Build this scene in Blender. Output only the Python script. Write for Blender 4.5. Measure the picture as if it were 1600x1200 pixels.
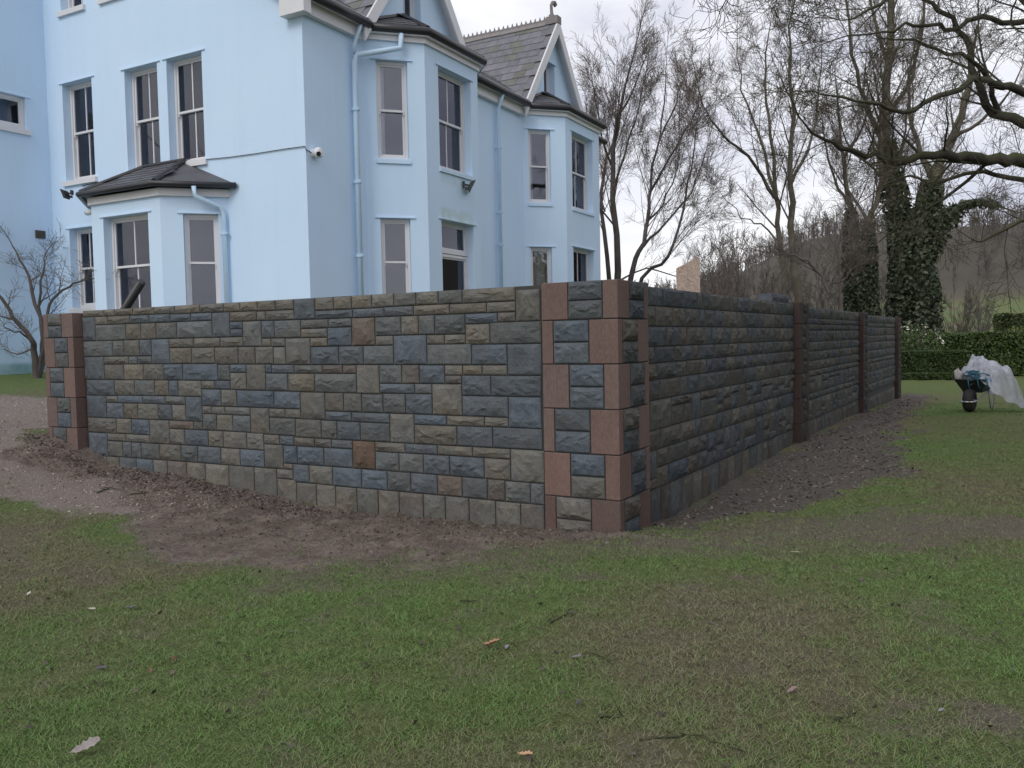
import bpy, math, random
import numpy as np
from mathutils import Vector, Matrix

# ------------------------------------------------------------------ scene, camera, light
scene = bpy.context.scene
COL = scene.collection
for o in list(bpy.data.objects):
    bpy.data.objects.remove(o, do_unlink=True)

F_PX = 1341.0
CAM = Vector((2.842, -6.517, 1.6))
_yaw, _pit, _rol = math.radians(30.620), math.radians(2.909), math.radians(-1.1167)
_f = Vector((-math.sin(_yaw), math.cos(_yaw), 0)); _r = Vector((math.cos(_yaw), math.sin(_yaw), 0)); _u = Vector((0, 0, 1))
C_F = _f * math.cos(_pit) - _u * math.sin(_pit)
_u2 = _u * math.cos(_pit) + _f * math.sin(_pit)
C_R = _r * math.cos(_rol) + _u2 * math.sin(_rol)
C_U = _u2 * math.cos(_rol) - _r * math.sin(_rol)
cam_data = bpy.data.cameras.new("camera")
cam_data.sensor_width = 36.0
cam_data.lens = F_PX / 1600 * 36.0
cam_data.clip_start = 0.05
cam_data.clip_end = 3000
cam = bpy.data.objects.new("camera", cam_data)
COL.objects.link(cam)
cam.matrix_world = Matrix(((C_R.x, C_U.x, -C_F.x, CAM.x), (C_R.y, C_U.y, -C_F.y, CAM.y), (C_R.z, C_U.z, -C_F.z, CAM.z), (0, 0, 0, 1)))
scene.camera = cam

world = bpy.data.worlds.new("World")
scene.world = world
world.use_nodes = True
SUN_EL, SUN_AZ = math.radians(42), Vector((0.02, -1.0, 0)).normalized()      # direction towards the sun
SUN_DIR = Vector((SUN_AZ.x * math.cos(SUN_EL), SUN_AZ.y * math.cos(SUN_EL), math.sin(SUN_EL)))
def build_world():
    nt = world.node_tree; nt.nodes.clear()
    N = lambda t: nt.nodes.new(t)
    out = N("ShaderNodeOutputWorld")
    sky = N("ShaderNodeTexSky"); sky.sky_type = 'NISHITA'; sky.sun_disc = False
    sky.sun_elevation = SUN_EL; sky.sun_rotation = math.atan2(SUN_AZ.x, SUN_AZ.y)
    sky.dust_density = 2.0
    b1 = N("ShaderNodeBackground"); b1.inputs[1].default_value = 0.1
    nt.links.new(sky.outputs[0], b1.inputs[0])
    tc = N("ShaderNodeTexCoord"); mp = N("ShaderNodeMapping"); mp.inputs['Scale'].default_value = (1, 1, 2.4)
    nt.links.new(tc.outputs['Generated'], mp.inputs[0])
    n1 = N("ShaderNodeTexNoise"); n1.inputs['Scale'].default_value = 2.6; n1.inputs['Detail'].default_value = 7; n1.inputs['Roughness'].default_value = .55
    n1.inputs['Distortion'].default_value = .4
    nt.links.new(mp.outputs[0], n1.inputs['Vector'])
    rp = N("ShaderNodeValToRGB")
    e = rp.color_ramp.elements
    e[0].position = .38; e[0].color = (.68, .70, .83, 1)
    e[1].position = .64; e[1].color = (1.16, 1.16, 1.19, 1)
    m = rp.color_ramp.elements.new(.49); m.color = (.93, .94, 1.02, 1)
    nt.links.new(n1.outputs[0], rp.inputs[0])
    b2 = N("ShaderNodeBackground"); b2.inputs[1].default_value = 1.0
    nt.links.new(rp.outputs[0], b2.inputs[0])
    mx = N("ShaderNodeMixShader"); mx.inputs[0].default_value = .88
    nt.links.new(b1.outputs[0], mx.inputs[1]); nt.links.new(b2.outputs[0], mx.inputs[2])
    nt.links.new(mx.outputs[0], out.inputs[0])
build_world()
sun_d = bpy.data.lights.new("sun", 'SUN'); sun_d.energy = 1.15; sun_d.angle = math.radians(25); sun_d.color = (1, .97, .92)
sun = bpy.data.objects.new("sun", sun_d); COL.objects.link(sun)
sun.rotation_euler = SUN_DIR.to_track_quat('Z', 'Y').to_euler()
scene.view_settings.view_transform = 'Standard'
scene.view_settings.look = 'None'
scene.view_settings.exposure = 0.0
scene.view_settings.gamma = 1.0
scene.view_settings.use_curve_mapping = False
scene.cycles.max_bounces = 5
scene.cycles.transparent_max_bounces = 12

# ------------------------------------------------------------------ helpers
def ray(px, py):
    return C_R * ((px - 800) / F_PX) - C_U * ((py - 600) / F_PX) + C_F
def at(px, py, depth):
    return CAM + ray(px, py) * depth
def on_z(px, py, z):
    d = ray(px, py); return CAM + d * ((z - CAM.z) / d.z)
def on_y(px, py, y):
    d = ray(px, py); return CAM + d * ((y - CAM.y) / d.y)

def tag(o, label=None, cat=None, group=None, kind=None):
    if label: o["label"] = label
    if cat: o["category"] = cat
    if group: o["group"] = group
    if kind: o["kind"] = kind
    return o
def empty(name, loc, rz=0.0, label=None, cat=None, group=None):
    o = bpy.data.objects.new(name, None); COL.objects.link(o)
    o.location = loc; o.rotation_euler = (0, 0, rz); o.empty_display_size = .2
    return tag(o, label, cat, group)
def link_mesh(name, me, mat=None, parent=None, color=None):
    o = bpy.data.objects.new(name, me); COL.objects.link(o)
    if mat and not me.materials: me.materials.append(mat)
    if parent: o.parent = parent
    if color: o.color = (*color, 1)
    return o

class MB:
    """collects simple shapes into one mesh"""
    def __init__(s): s.v = []; s.f = []
    def add(s, verts, faces):
        b = len(s.v); s.v.extend([tuple(v) for v in verts]); s.f.extend([tuple(i + b for i in f) for f in faces])
    def quad(s, a, b, c, d): s.add([a, b, c, d], [(0, 1, 2, 3)])
    def poly(s, pts): s.add(pts, [tuple(range(len(pts)))])
    def hexa(s, c):   # c: 8 corners, bottom 4 then top 4
        s.add(c, [(3, 2, 1, 0), (4, 5, 6, 7), (0, 1, 5, 4), (1, 2, 6, 5), (2, 3, 7, 6), (3, 0, 4, 7)])
    def box(s, x0, y0, z0, x1, y1, z1):
        s.hexa([(x0, y0, z0), (x1, y0, z0), (x1, y1, z0), (x0, y1, z0), (x0, y0, z1), (x1, y0, z1), (x1, y1, z1), (x0, y1, z1)])
    def fbox(s, fr, s0, s1, o0, o1, z0, z1):  # box in a facade frame (p, d, n): along, inward offset, height
        W = fr
        s.hexa([W(s0, o0, z0), W(s1, o0, z0), W(s1, o1, z0), W(s0, o1, z0), W(s0, o0, z1), W(s1, o0, z1), W(s1, o1, z1), W(s0, o1, z1)])
    def tube(s, pts, radii, sides=8, cap=True):
        pts = [Vector(p) for p in pts]
        if not hasattr(radii, '__len__'): radii = [radii] * len(pts)
        b = len(s.v); ref = None
        for i, p in enumerate(pts):
            t = (pts[min(i + 1, len(pts) - 1)] - pts[max(i - 1, 0)]).normalized()
            if ref is None: ref = Vector((0, 0, 1)) if abs(t.z) < .9 else Vector((1, 0, 0))
            u = t.cross(ref).normalized(); w = u.cross(t); ref = w
            for k in range(sides):
                a = 2 * math.pi * k / sides
                s.v.append(tuple(p + (u * math.cos(a) + w * math.sin(a)) * radii[i]))
        for i in range(len(pts) - 1):
            for k in range(sides):
                a0 = b + i * sides + k; a1 = b + i * sides + (k + 1) % sides
                s.f.append((a0, a1, a1 + sides, a0 + sides))
        if cap:
            s.f.append(tuple(b + k for k in range(sides))[::-1])
            s.f.append(tuple(b + (len(pts) - 1) * sides + k for k in range(sides)))
    def prism(s, poly, off):   # polygon (3D pts) extruded by vector off
        n = len(poly); off = Vector(off)
        v = [Vector(p) for p in poly] + [Vector(p) + off for p in poly]
        f = [tuple(range(n))[::-1], tuple(range(n, 2 * n))] + [(i, (i + 1) % n, n + (i + 1) % n, n + i) for i in range(n)]
        s.add(v, f)
    def mesh(s, name):
        me = bpy.data.meshes.new(name); me.from_pydata(s.v, [], s.f); me.update(); return me
    def build(s, name, mat, parent=None, smooth=False, color=None):
        me = s.mesh(name)
        if smooth: me.polygons.foreach_set('use_smooth', [True] * len(me.polygons))
        return link_mesh(name, me, mat, parent, color)

def np_mesh(name, V, Fa, mat, parent=None, attrs=None, smooth=False):
    """V (n,3), Fa (m,k) arrays -> one mesh object"""
    V = np.asarray(V, np.float32); Fa = np.asarray(Fa, np.int32); k = Fa.shape[1]
    me = bpy.data.meshes.new(name)
    me.vertices.add(len(V)); me.vertices.foreach_set('co', V.ravel())
    me.loops.add(Fa.size); me.loops.foreach_set('vertex_index', Fa.ravel())
    me.polygons.add(len(Fa)); me.polygons.foreach_set('loop_start', np.arange(0, Fa.size, k, dtype=np.int32))
    me.polygons.foreach_set('loop_total', np.full(len(Fa), k, np.int32))
    if smooth: me.polygons.foreach_set('use_smooth', np.ones(len(Fa), bool))
    for an, av in (attrs or {}).items():
        a = me.attributes.new(an, 'FLOAT', 'POINT'); a.data.foreach_set('value', np.asarray(av, np.float32))
    me.update(calc_edges=True)
    return link_mesh(name, me, mat, parent)

def vnoise(x, y, seed=0):
    xi = np.floor(x).astype(np.int64); yi = np.floor(y).astype(np.int64); fx = x - xi; fy = y - yi
    def h(a, b):
        n = (a * 374761393 + b * 668265263 + seed * 974634777) & 0xffffffff
        n = ((n ^ (n >> 13)) * 1274126177) & 0xffffffff
        return ((n ^ (n >> 16)) & 0xffff) / 65535.0
    sx = fx * fx * (3 - 2 * fx); sy = fy * fy * (3 - 2 * fy)
    return (h(xi, yi) * (1 - sx) + h(xi + 1, yi) * sx) * (1 - sy) + (h(xi, yi + 1) * (1 - sx) + h(xi + 1, yi + 1) * sx) * sy
def fbm(x, y, seed=0, oct=4):
    s = 0; a = .5; t = 0
    for i in range(oct):
        s = s + a * vnoise(x * 2 ** i, y * 2 ** i, seed + i * 17); t += a; a *= .5
    return s / t

# ------------------------------------------------------------------ materials
def new_mat(name):
    m = bpy.data.materials.new(name); m.use_nodes = True
    nt = m.node_tree; b = nt.nodes['Principled BSDF']
    return m, nt, b
def nz(nt, scale, detail=4, rough=.55, vec=None, dist=0):
    n = nt.nodes.new("ShaderNodeTexNoise"); n.inputs['Scale'].default_value = scale; n.inputs['Detail'].default_value = detail
    n.inputs['Roughness'].default_value = rough; n.inputs['Distortion'].default_value = dist
    if vec is not None: nt.links.new(vec, n.inputs['Vector'])
    return n.outputs['Fac']
def objvec(nt, rand=True, scale=(1, 1, 1)):
    tc = nt.nodes.new("ShaderNodeTexCoord"); v = tc.outputs['Object']
    if rand:
        oi = nt.nodes.new("ShaderNodeObjectInfo"); mul = nt.nodes.new("ShaderNodeMath"); mul.operation = 'MULTIPLY'; mul.inputs[1].default_value = 57.0
        nt.links.new(oi.outputs['Random'], mul.inputs[0])
        ad = nt.nodes.new("ShaderNodeVectorMath"); ad.operation = 'ADD'
        nt.links.new(v, ad.inputs[0]); nt.links.new(mul.outputs[0], ad.inputs[1]); v = ad.outputs[0]
    if scale != (1, 1, 1):
        mp = nt.nodes.new("ShaderNodeMapping"); mp.inputs['Scale'].default_value = scale
        nt.links.new(v, mp.inputs[0]); v = mp.outputs[0]
    return v
def ramp(nt, fac, stops):
    r = nt.nodes.new("ShaderNodeValToRGB"); e = r.color_ramp.elements
    while len(e) < len(stops): e.new(.5)
    for k, (p, c) in enumerate(stops):
        e[k].position = p; e[k].color = (*c, 1) if len(c) == 3 else c
    nt.links.new(fac, r.inputs[0]); return r.outputs[0]
def mixc(nt, fac, a, b, mode='MIX'):
    m = nt.nodes.new("ShaderNodeMix"); m.data_type = 'RGBA'; m.blend_type = mode
    for sock, val in ((m.inputs[0], fac), (m.inputs[6], a), (m.inputs[7], b)):
        if isinstance(val, (int, float)): sock.default_value = val
        elif isinstance(val, tuple): sock.default_value = (*val, 1) if len(val) == 3 else val
        else: nt.links.new(val, sock)
    return m.outputs[2]
def math_n(nt, op, a, b=None, clamp=False):
    m = nt.nodes.new("ShaderNodeMath"); m.operation = op; m.use_clamp = clamp
    for i, v in enumerate((a, b)):
        if v is None: continue
        if isinstance(v, (int, float)): m.inputs[i].default_value = v
        else: nt.links.new(v, m.inputs[i])
    return m.outputs[0]
def bump(nt, b, h, strength=.4, dist=.02):
    n = nt.nodes.new("ShaderNodeBump"); n.inputs['Strength'].default_value = strength; n.inputs['Distance'].default_value = dist
    nt.links.new(h, n.inputs['Height']); nt.links.new(n.outputs[0], b.inputs['Normal'])
def attr(nt, name):
    a = nt.nodes.new("ShaderNodeAttribute"); a.attribute_name = name; return a.outputs['Fac']

def simple(name, col, rough=.6, var=.15, scale=8, bstr=0, metal=0, spec=.5):
    m, nt, b = new_mat(name)
    f = nz(nt, scale, 5, .6, objvec(nt))
    c = mixc(nt, f, tuple(x * (1 - var) for x in col), tuple(min(1, x * (1 + var)) for x in col))
    nt.links.new(c, b.inputs['Base Color']); b.inputs['Roughness'].default_value = rough; b.inputs['Metallic'].default_value = metal
    b.inputs['Specular IOR Level'].default_value = spec
    if bstr: bump(nt, b, nz(nt, scale * 6, 5, .6, objvec(nt)), bstr, .01)
    return m
def tinted(name, rough=.8, var=.3, s1=5, s2=40, bstr=.5, bdist=.012, spot=None, spec=.3, stretch=(1, 1, 1), mottle=None):
    """material whose base tone is the object's own colour"""
    m, nt, b = new_mat(name)
    oi = nt.nodes.new("ShaderNodeObjectInfo"); v = objvec(nt, True, stretch)
    f1 = nz(nt, s1, 5, .6, v); f2 = nz(nt, s2, 4, .7, v)
    k = ramp(nt, f1, [(.3, (1 - var,) * 3), (.7, (1 + var * .7,) * 3)])
    c = mixc(nt, 1.0, oi.outputs['Color'], k, 'MULTIPLY')
    k2 = ramp(nt, f2, [(.35, (.8,) * 3), (.65, (1.15,) * 3)])
    c = mixc(nt, 1.0, c, k2, 'MULTIPLY')
    if mottle:
        f4 = ramp(nt, nz(nt, s1 * .6, 4, .6, v), [(.40, (0, 0, 0)), (.62, (.28,) * 3)])
        lum = nt.nodes.new('ShaderNodeSeparateColor'); nt.links.new(oi.outputs['Color'], lum.inputs[0])
        tone = mixc(nt, 1.0, mixc(nt, 1.0, tuple(q / .098 for q in mottle), lum.outputs[1], 'MULTIPLY'), k2, 'MULTIPLY')
        c = mixc(nt, f4, c, tone)
    if spot:
        f3 = ramp(nt, nz(nt, s1 * .7, 3, .6, v), [(.56, (0, 0, 0)), (.7, (1, 1, 1))])
        c = mixc(nt, math_n(nt, 'MULTIPLY', f3, spot[1]), c, spot[0])
    nt.links.new(c, b.inputs['Base Color']); b.inputs['Roughness'].default_value = rough
    b.inputs['Specular IOR Level'].default_value = spec
    hgt = math_n(nt, 'ADD', math_n(nt, 'MULTIPLY', f2, .5), nz(nt, s1 * 3, 4, .6, v))
    bump(nt, b, hgt, bstr, bdist)
    return m

M_STONE = tinted("stone_rockface", .78, .28, 6, 55, .9, .012, ((.10, .085, .062), .3), .35, (1, 1, 1), (.080, .098, .115))
M_SAND = tinted("red_sandstone", .72, .12, 3, 70, .25, .004, None, .3, (1, 1, .35))
M_SLATE = tinted("roof_slate", .55, .2, 5, 40, .4, .006, ((.10, .105, .06), .4), .5)
M_MORTAR = simple("dark_mortar", (.05, .05, .048), .9, .3, 12, .5)
M_WHITE = simple("white_paint", (.70, .70, .72), .45, .06, 6)
M_GUTTER = simple("dark_gutter", (.028, .028, .032), .4, .25, 6)
M_BLACK = simple("black_plastic", (.02, .021, .023), .4, .2, 9)
M_DOWNPIPE = simple("blue_painted_pipe", (.54, .71, .87), .4, .06, 6)
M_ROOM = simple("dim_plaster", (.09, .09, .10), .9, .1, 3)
M_CURTAIN = simple("curtain_cloth", (.78, .80, .84), .9, .15, 10)
M_NET = simple("pale_net_curtain", (.55, .55, .46), .9, .2, 12)
M_CREST = simple("clay_ridge", (.23, .21, .205), .8, .25, 14, .4)
M_LEAD = simple("lead_flashing", (.36, .37, .40), .55, .2, 8)
M_CAMW = simple("white_plastic", (.72, .73, .75), .35, .05, 6)
M_STEEL = simple("galvanised_steel", (.42, .43, .44), .42, .2, 20, 0, .7)
M_RUBBER = simple("tyre_rubber", (.018, .018, .018), .75, .3, 20, .3)
M_TRAY = simple("dark_tray_paint", (.03, .034, .034), .5, .3, 8)
M_ROPE = simple("blue_twine", (.04, .15, .22), .8, .35, 30, .3)
M_BLUEBAG = simple("blue_plastic_sack", (.03, .17, .36), .4, .2, 8)

def render_paint():
    m, nt, b = new_mat("pale_blue_render")
    v = objvec(nt, False)
    big = nz(nt, .35, 4, .6, v); fine = nz(nt, 45, 5, .65, v)
    mp = nt.nodes.new("ShaderNodeMapping"); mp.inputs['Scale'].default_value = (2.2, 2.2, .18); nt.links.new(v, mp.inputs[0])
    streak = nz(nt, 1.6, 5, .65, mp.outputs[0])
    c = mixc(nt, ramp(nt, big, [(.3, (0, 0, 0)), (.7, (1, 1, 1))]), (.575, .745, .93), (.625, .785, .96))
    c = mixc(nt, ramp(nt, streak, [(.50, (0, 0, 0)), (.82, (.22,) * 3)]), c, (.50, .63, .72))
    # green algae under the first-floor bay window and round the door head
    sep = nt.nodes.new("ShaderNodeSeparateXYZ"); nt.links.new(v, sep.inputs[0])
    def band(o, lo, hi, w):
        up = nt.nodes.new("ShaderNodeMapRange"); up.interpolation_type = 'SMOOTHSTEP'
        up.inputs['From Min'].default_value = lo - w; up.inputs['From Max'].default_value = lo; nt.links.new(o, up.inputs[0])
        dn = nt.nodes.new("ShaderNodeMapRange"); dn.interpolation_type = 'SMOOTHSTEP'
        dn.inputs['From Min'].default_value = hi; dn.inputs['From Max'].default_value = hi + w; nt.links.new(o, dn.inputs[0])
        return math_n(nt, 'MULTIPLY', up.outputs[0], math_n(nt, 'SUBTRACT', 1.0, dn.outputs[0]))
    al = math_n(nt, 'MULTIPLY', band(sep.outputs[1], 3.15, 4.25, .15), band(sep.outputs[0], .8, 1.2, .05))
    zz = math_n(nt, 'MAXIMUM', band(sep.outputs[2], 4.17, 4.33, .12), math_n(nt, 'MULTIPLY', band(sep.outputs[2], 4.95, 5.1, .12), .55))
    al = math_n(nt, 'MULTIPLY', al, zz)
    al = math_n(nt, 'MULTIPLY', al, ramp(nt, nz(nt, 5, 5, .7, v), [(.38, (.1,) * 3), (.62, (1, 1, 1))]))
    c = mixc(nt, math_n(nt, 'MULTIPLY', al, .45), c, (.42, .52, .33))
    # damp green tint low on the plinth
    c = mixc(nt, math_n(nt, 'MULTIPLY', band(sep.outputs[2], .2, 1.25, .12), ramp(nt, nz(nt, 2.5, 4, .6, v), [(.3, (.5,) * 3), (.6, (.9,) * 3)])), c, (.20, .36, .36))
    nt.links.new(c, b.inputs['Base Color']); b.inputs['Roughness'].default_value = .85; b.inputs['Specular IOR Level'].default_value = .25
    bump(nt, b, math_n(nt, 'ADD', fine, math_n(nt, 'MULTIPLY', nz(nt, 9, 4, .6, v), .6)), .35, .012)
    return m
M_BLUE = render_paint()

def glass_mat():
    m = bpy.data.materials.new("window_glass"); m.use_nodes = True; nt = m.node_tree; nt.nodes.clear()
    out = nt.nodes.new("ShaderNodeOutputMaterial")
    tr = nt.nodes.new("ShaderNodeBsdfTransparent"); tr.inputs[0].default_value = (.93, .94, .95, 1)
    gl = nt.nodes.new("ShaderNodeBsdfGlossy"); gl.inputs['Roughness'].default_value = .015; gl.inputs['Color'].default_value = (.88, .90, 1, 1)
    fr = nt.nodes.new("ShaderNodeFresnel"); fr.inputs['IOR'].default_value = 1.5
    fac = math_n(nt, 'ADD', fr.outputs[0], .05, True)
    v = objvec(nt, True)
    bp = nt.nodes.new("ShaderNodeBump"); bp.inputs['Strength'].default_value = .015; bp.inputs['Distance'].default_value = .02
    nt.links.new(nz(nt, 2.5, 2, .5, v), bp.inputs['Height']); nt.links.new(bp.outputs[0], gl.inputs['Normal'])
    mx = nt.nodes.new("ShaderNodeMixShader"); nt.links.new(fac, mx.inputs[0]); nt.links.new(tr.outputs[0], mx.inputs[1]); nt.links.new(gl.outputs[0], mx.inputs[2])
    nt.links.new(mx.outputs[0], out.inputs[0]); return m
M_GLASS = glass_mat()

def bark(name, c1, c2, moss=None, mossamt=.5):
    m, nt, b = new_mat(name)
    tc = nt.nodes.new("ShaderNodeTexCoord"); v = tc.outputs['Object']
    f = nz(nt, 2.2, 5, .65, v)
    c = mixc(nt, ramp(nt, f, [(.35, (0, 0, 0)), (.65, (1, 1, 1))]), c1, c2)
    if moss:
        geo = nt.nodes.new("ShaderNodeNewGeometry"); s = nt.nodes.new("ShaderNodeSeparateXYZ"); nt.links.new(geo.outputs['Normal'], s.inputs[0])
        up = ramp(nt, math_n(nt, 'ADD', math_n(nt, 'MULTIPLY', s.outputs[2], .35), nz(nt, 1.3, 4, .6, v)), [(.45, (0, 0, 0)), (.75, (1, 1, 1))])
        c = mixc(nt, math_n(nt, 'MULTIPLY', up, mossamt), c, moss)
    nt.links.new(c, b.inputs['Base Color']); b.inputs['Roughness'].default_value = .9; b.inputs['Specular IOR Level'].default_value = .2
    bump(nt, b, nz(nt, 18, 5, .7, v), .6, .03)
    return m
M_BARK = bark("grey_brown_bark", (.085, .072, .06), (.15, .13, .108), (.11, .115, .055), .5)
M_BEECH = bark("dark_beech_bark", (.085, .072, .067), (.135, .118, .108))
M_OAK = bark("mossy_oak_bark", (.045, .04, .035), (.085, .075, .06), (.06, .075, .025), .75)
M_TWIG = bark("twig_bark", (.135, .112, .10), (.21, .175, .155))
M_TWIGO = bark("oak_twig_bark", (.065, .055, .045), (.10, .088, .065), (.085, .09, .04), .5)
M_WOODT = bark("far_wood_bark", (.115, .104, .092), (.175, .160, .142))
def leafmat(name, c1, c2, rough=.55, attrname='tint'):
    m, nt, b = new_mat(name)
    c = mixc(nt, attr(nt, attrname), c1, c2)
    nt.links.new(c, b.inputs['Base Color']); b.inputs['Roughness'].default_value = rough
    b.inputs['Specular IOR Level'].default_value = .3
    return m
M_IVY = leafmat("ivy_leaf", (.034, .047, .029), (.105, .128, .078))
M_HEDGE = leafmat("hedge_leaf", (.030, .055, .018), (.105, .155, .048))
M_BOXH = leafmat("box_leaf", (.028, .052, .016), (.075, .115, .032))
M_FLOWER = leafmat("pale_blossom", (.55, .5, .42), (.75, .72, .66))
M_DEADLEAF = leafmat("dead_leaf", (.035, .028, .024), (.13, .105, .09), .7)
M_CHIP = leafmat("wood_chip", (.050, .041, .035), (.22, .185, .165), .8)
M_CLOD = leafmat("soil_clod", (.055, .043, .037), (.20, .165, .145), .9)
def grassmat():
    m, nt, b = new_mat("grass_blade")
    c = ramp(nt, attr(nt, 'tint'), [(.0, (.225, .195, .128)), (.35, (.180, .190, .090)), (.7, (.142, .200, .068)), (1, (.122, .225, .062))])
    nt.links.new(c, b.inputs['Base Color']); b.inputs['Roughness'].default_value = .6; b.inputs['Specular IOR Level'].default_value = .25
    return m
M_GRASS = grassmat()

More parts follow.
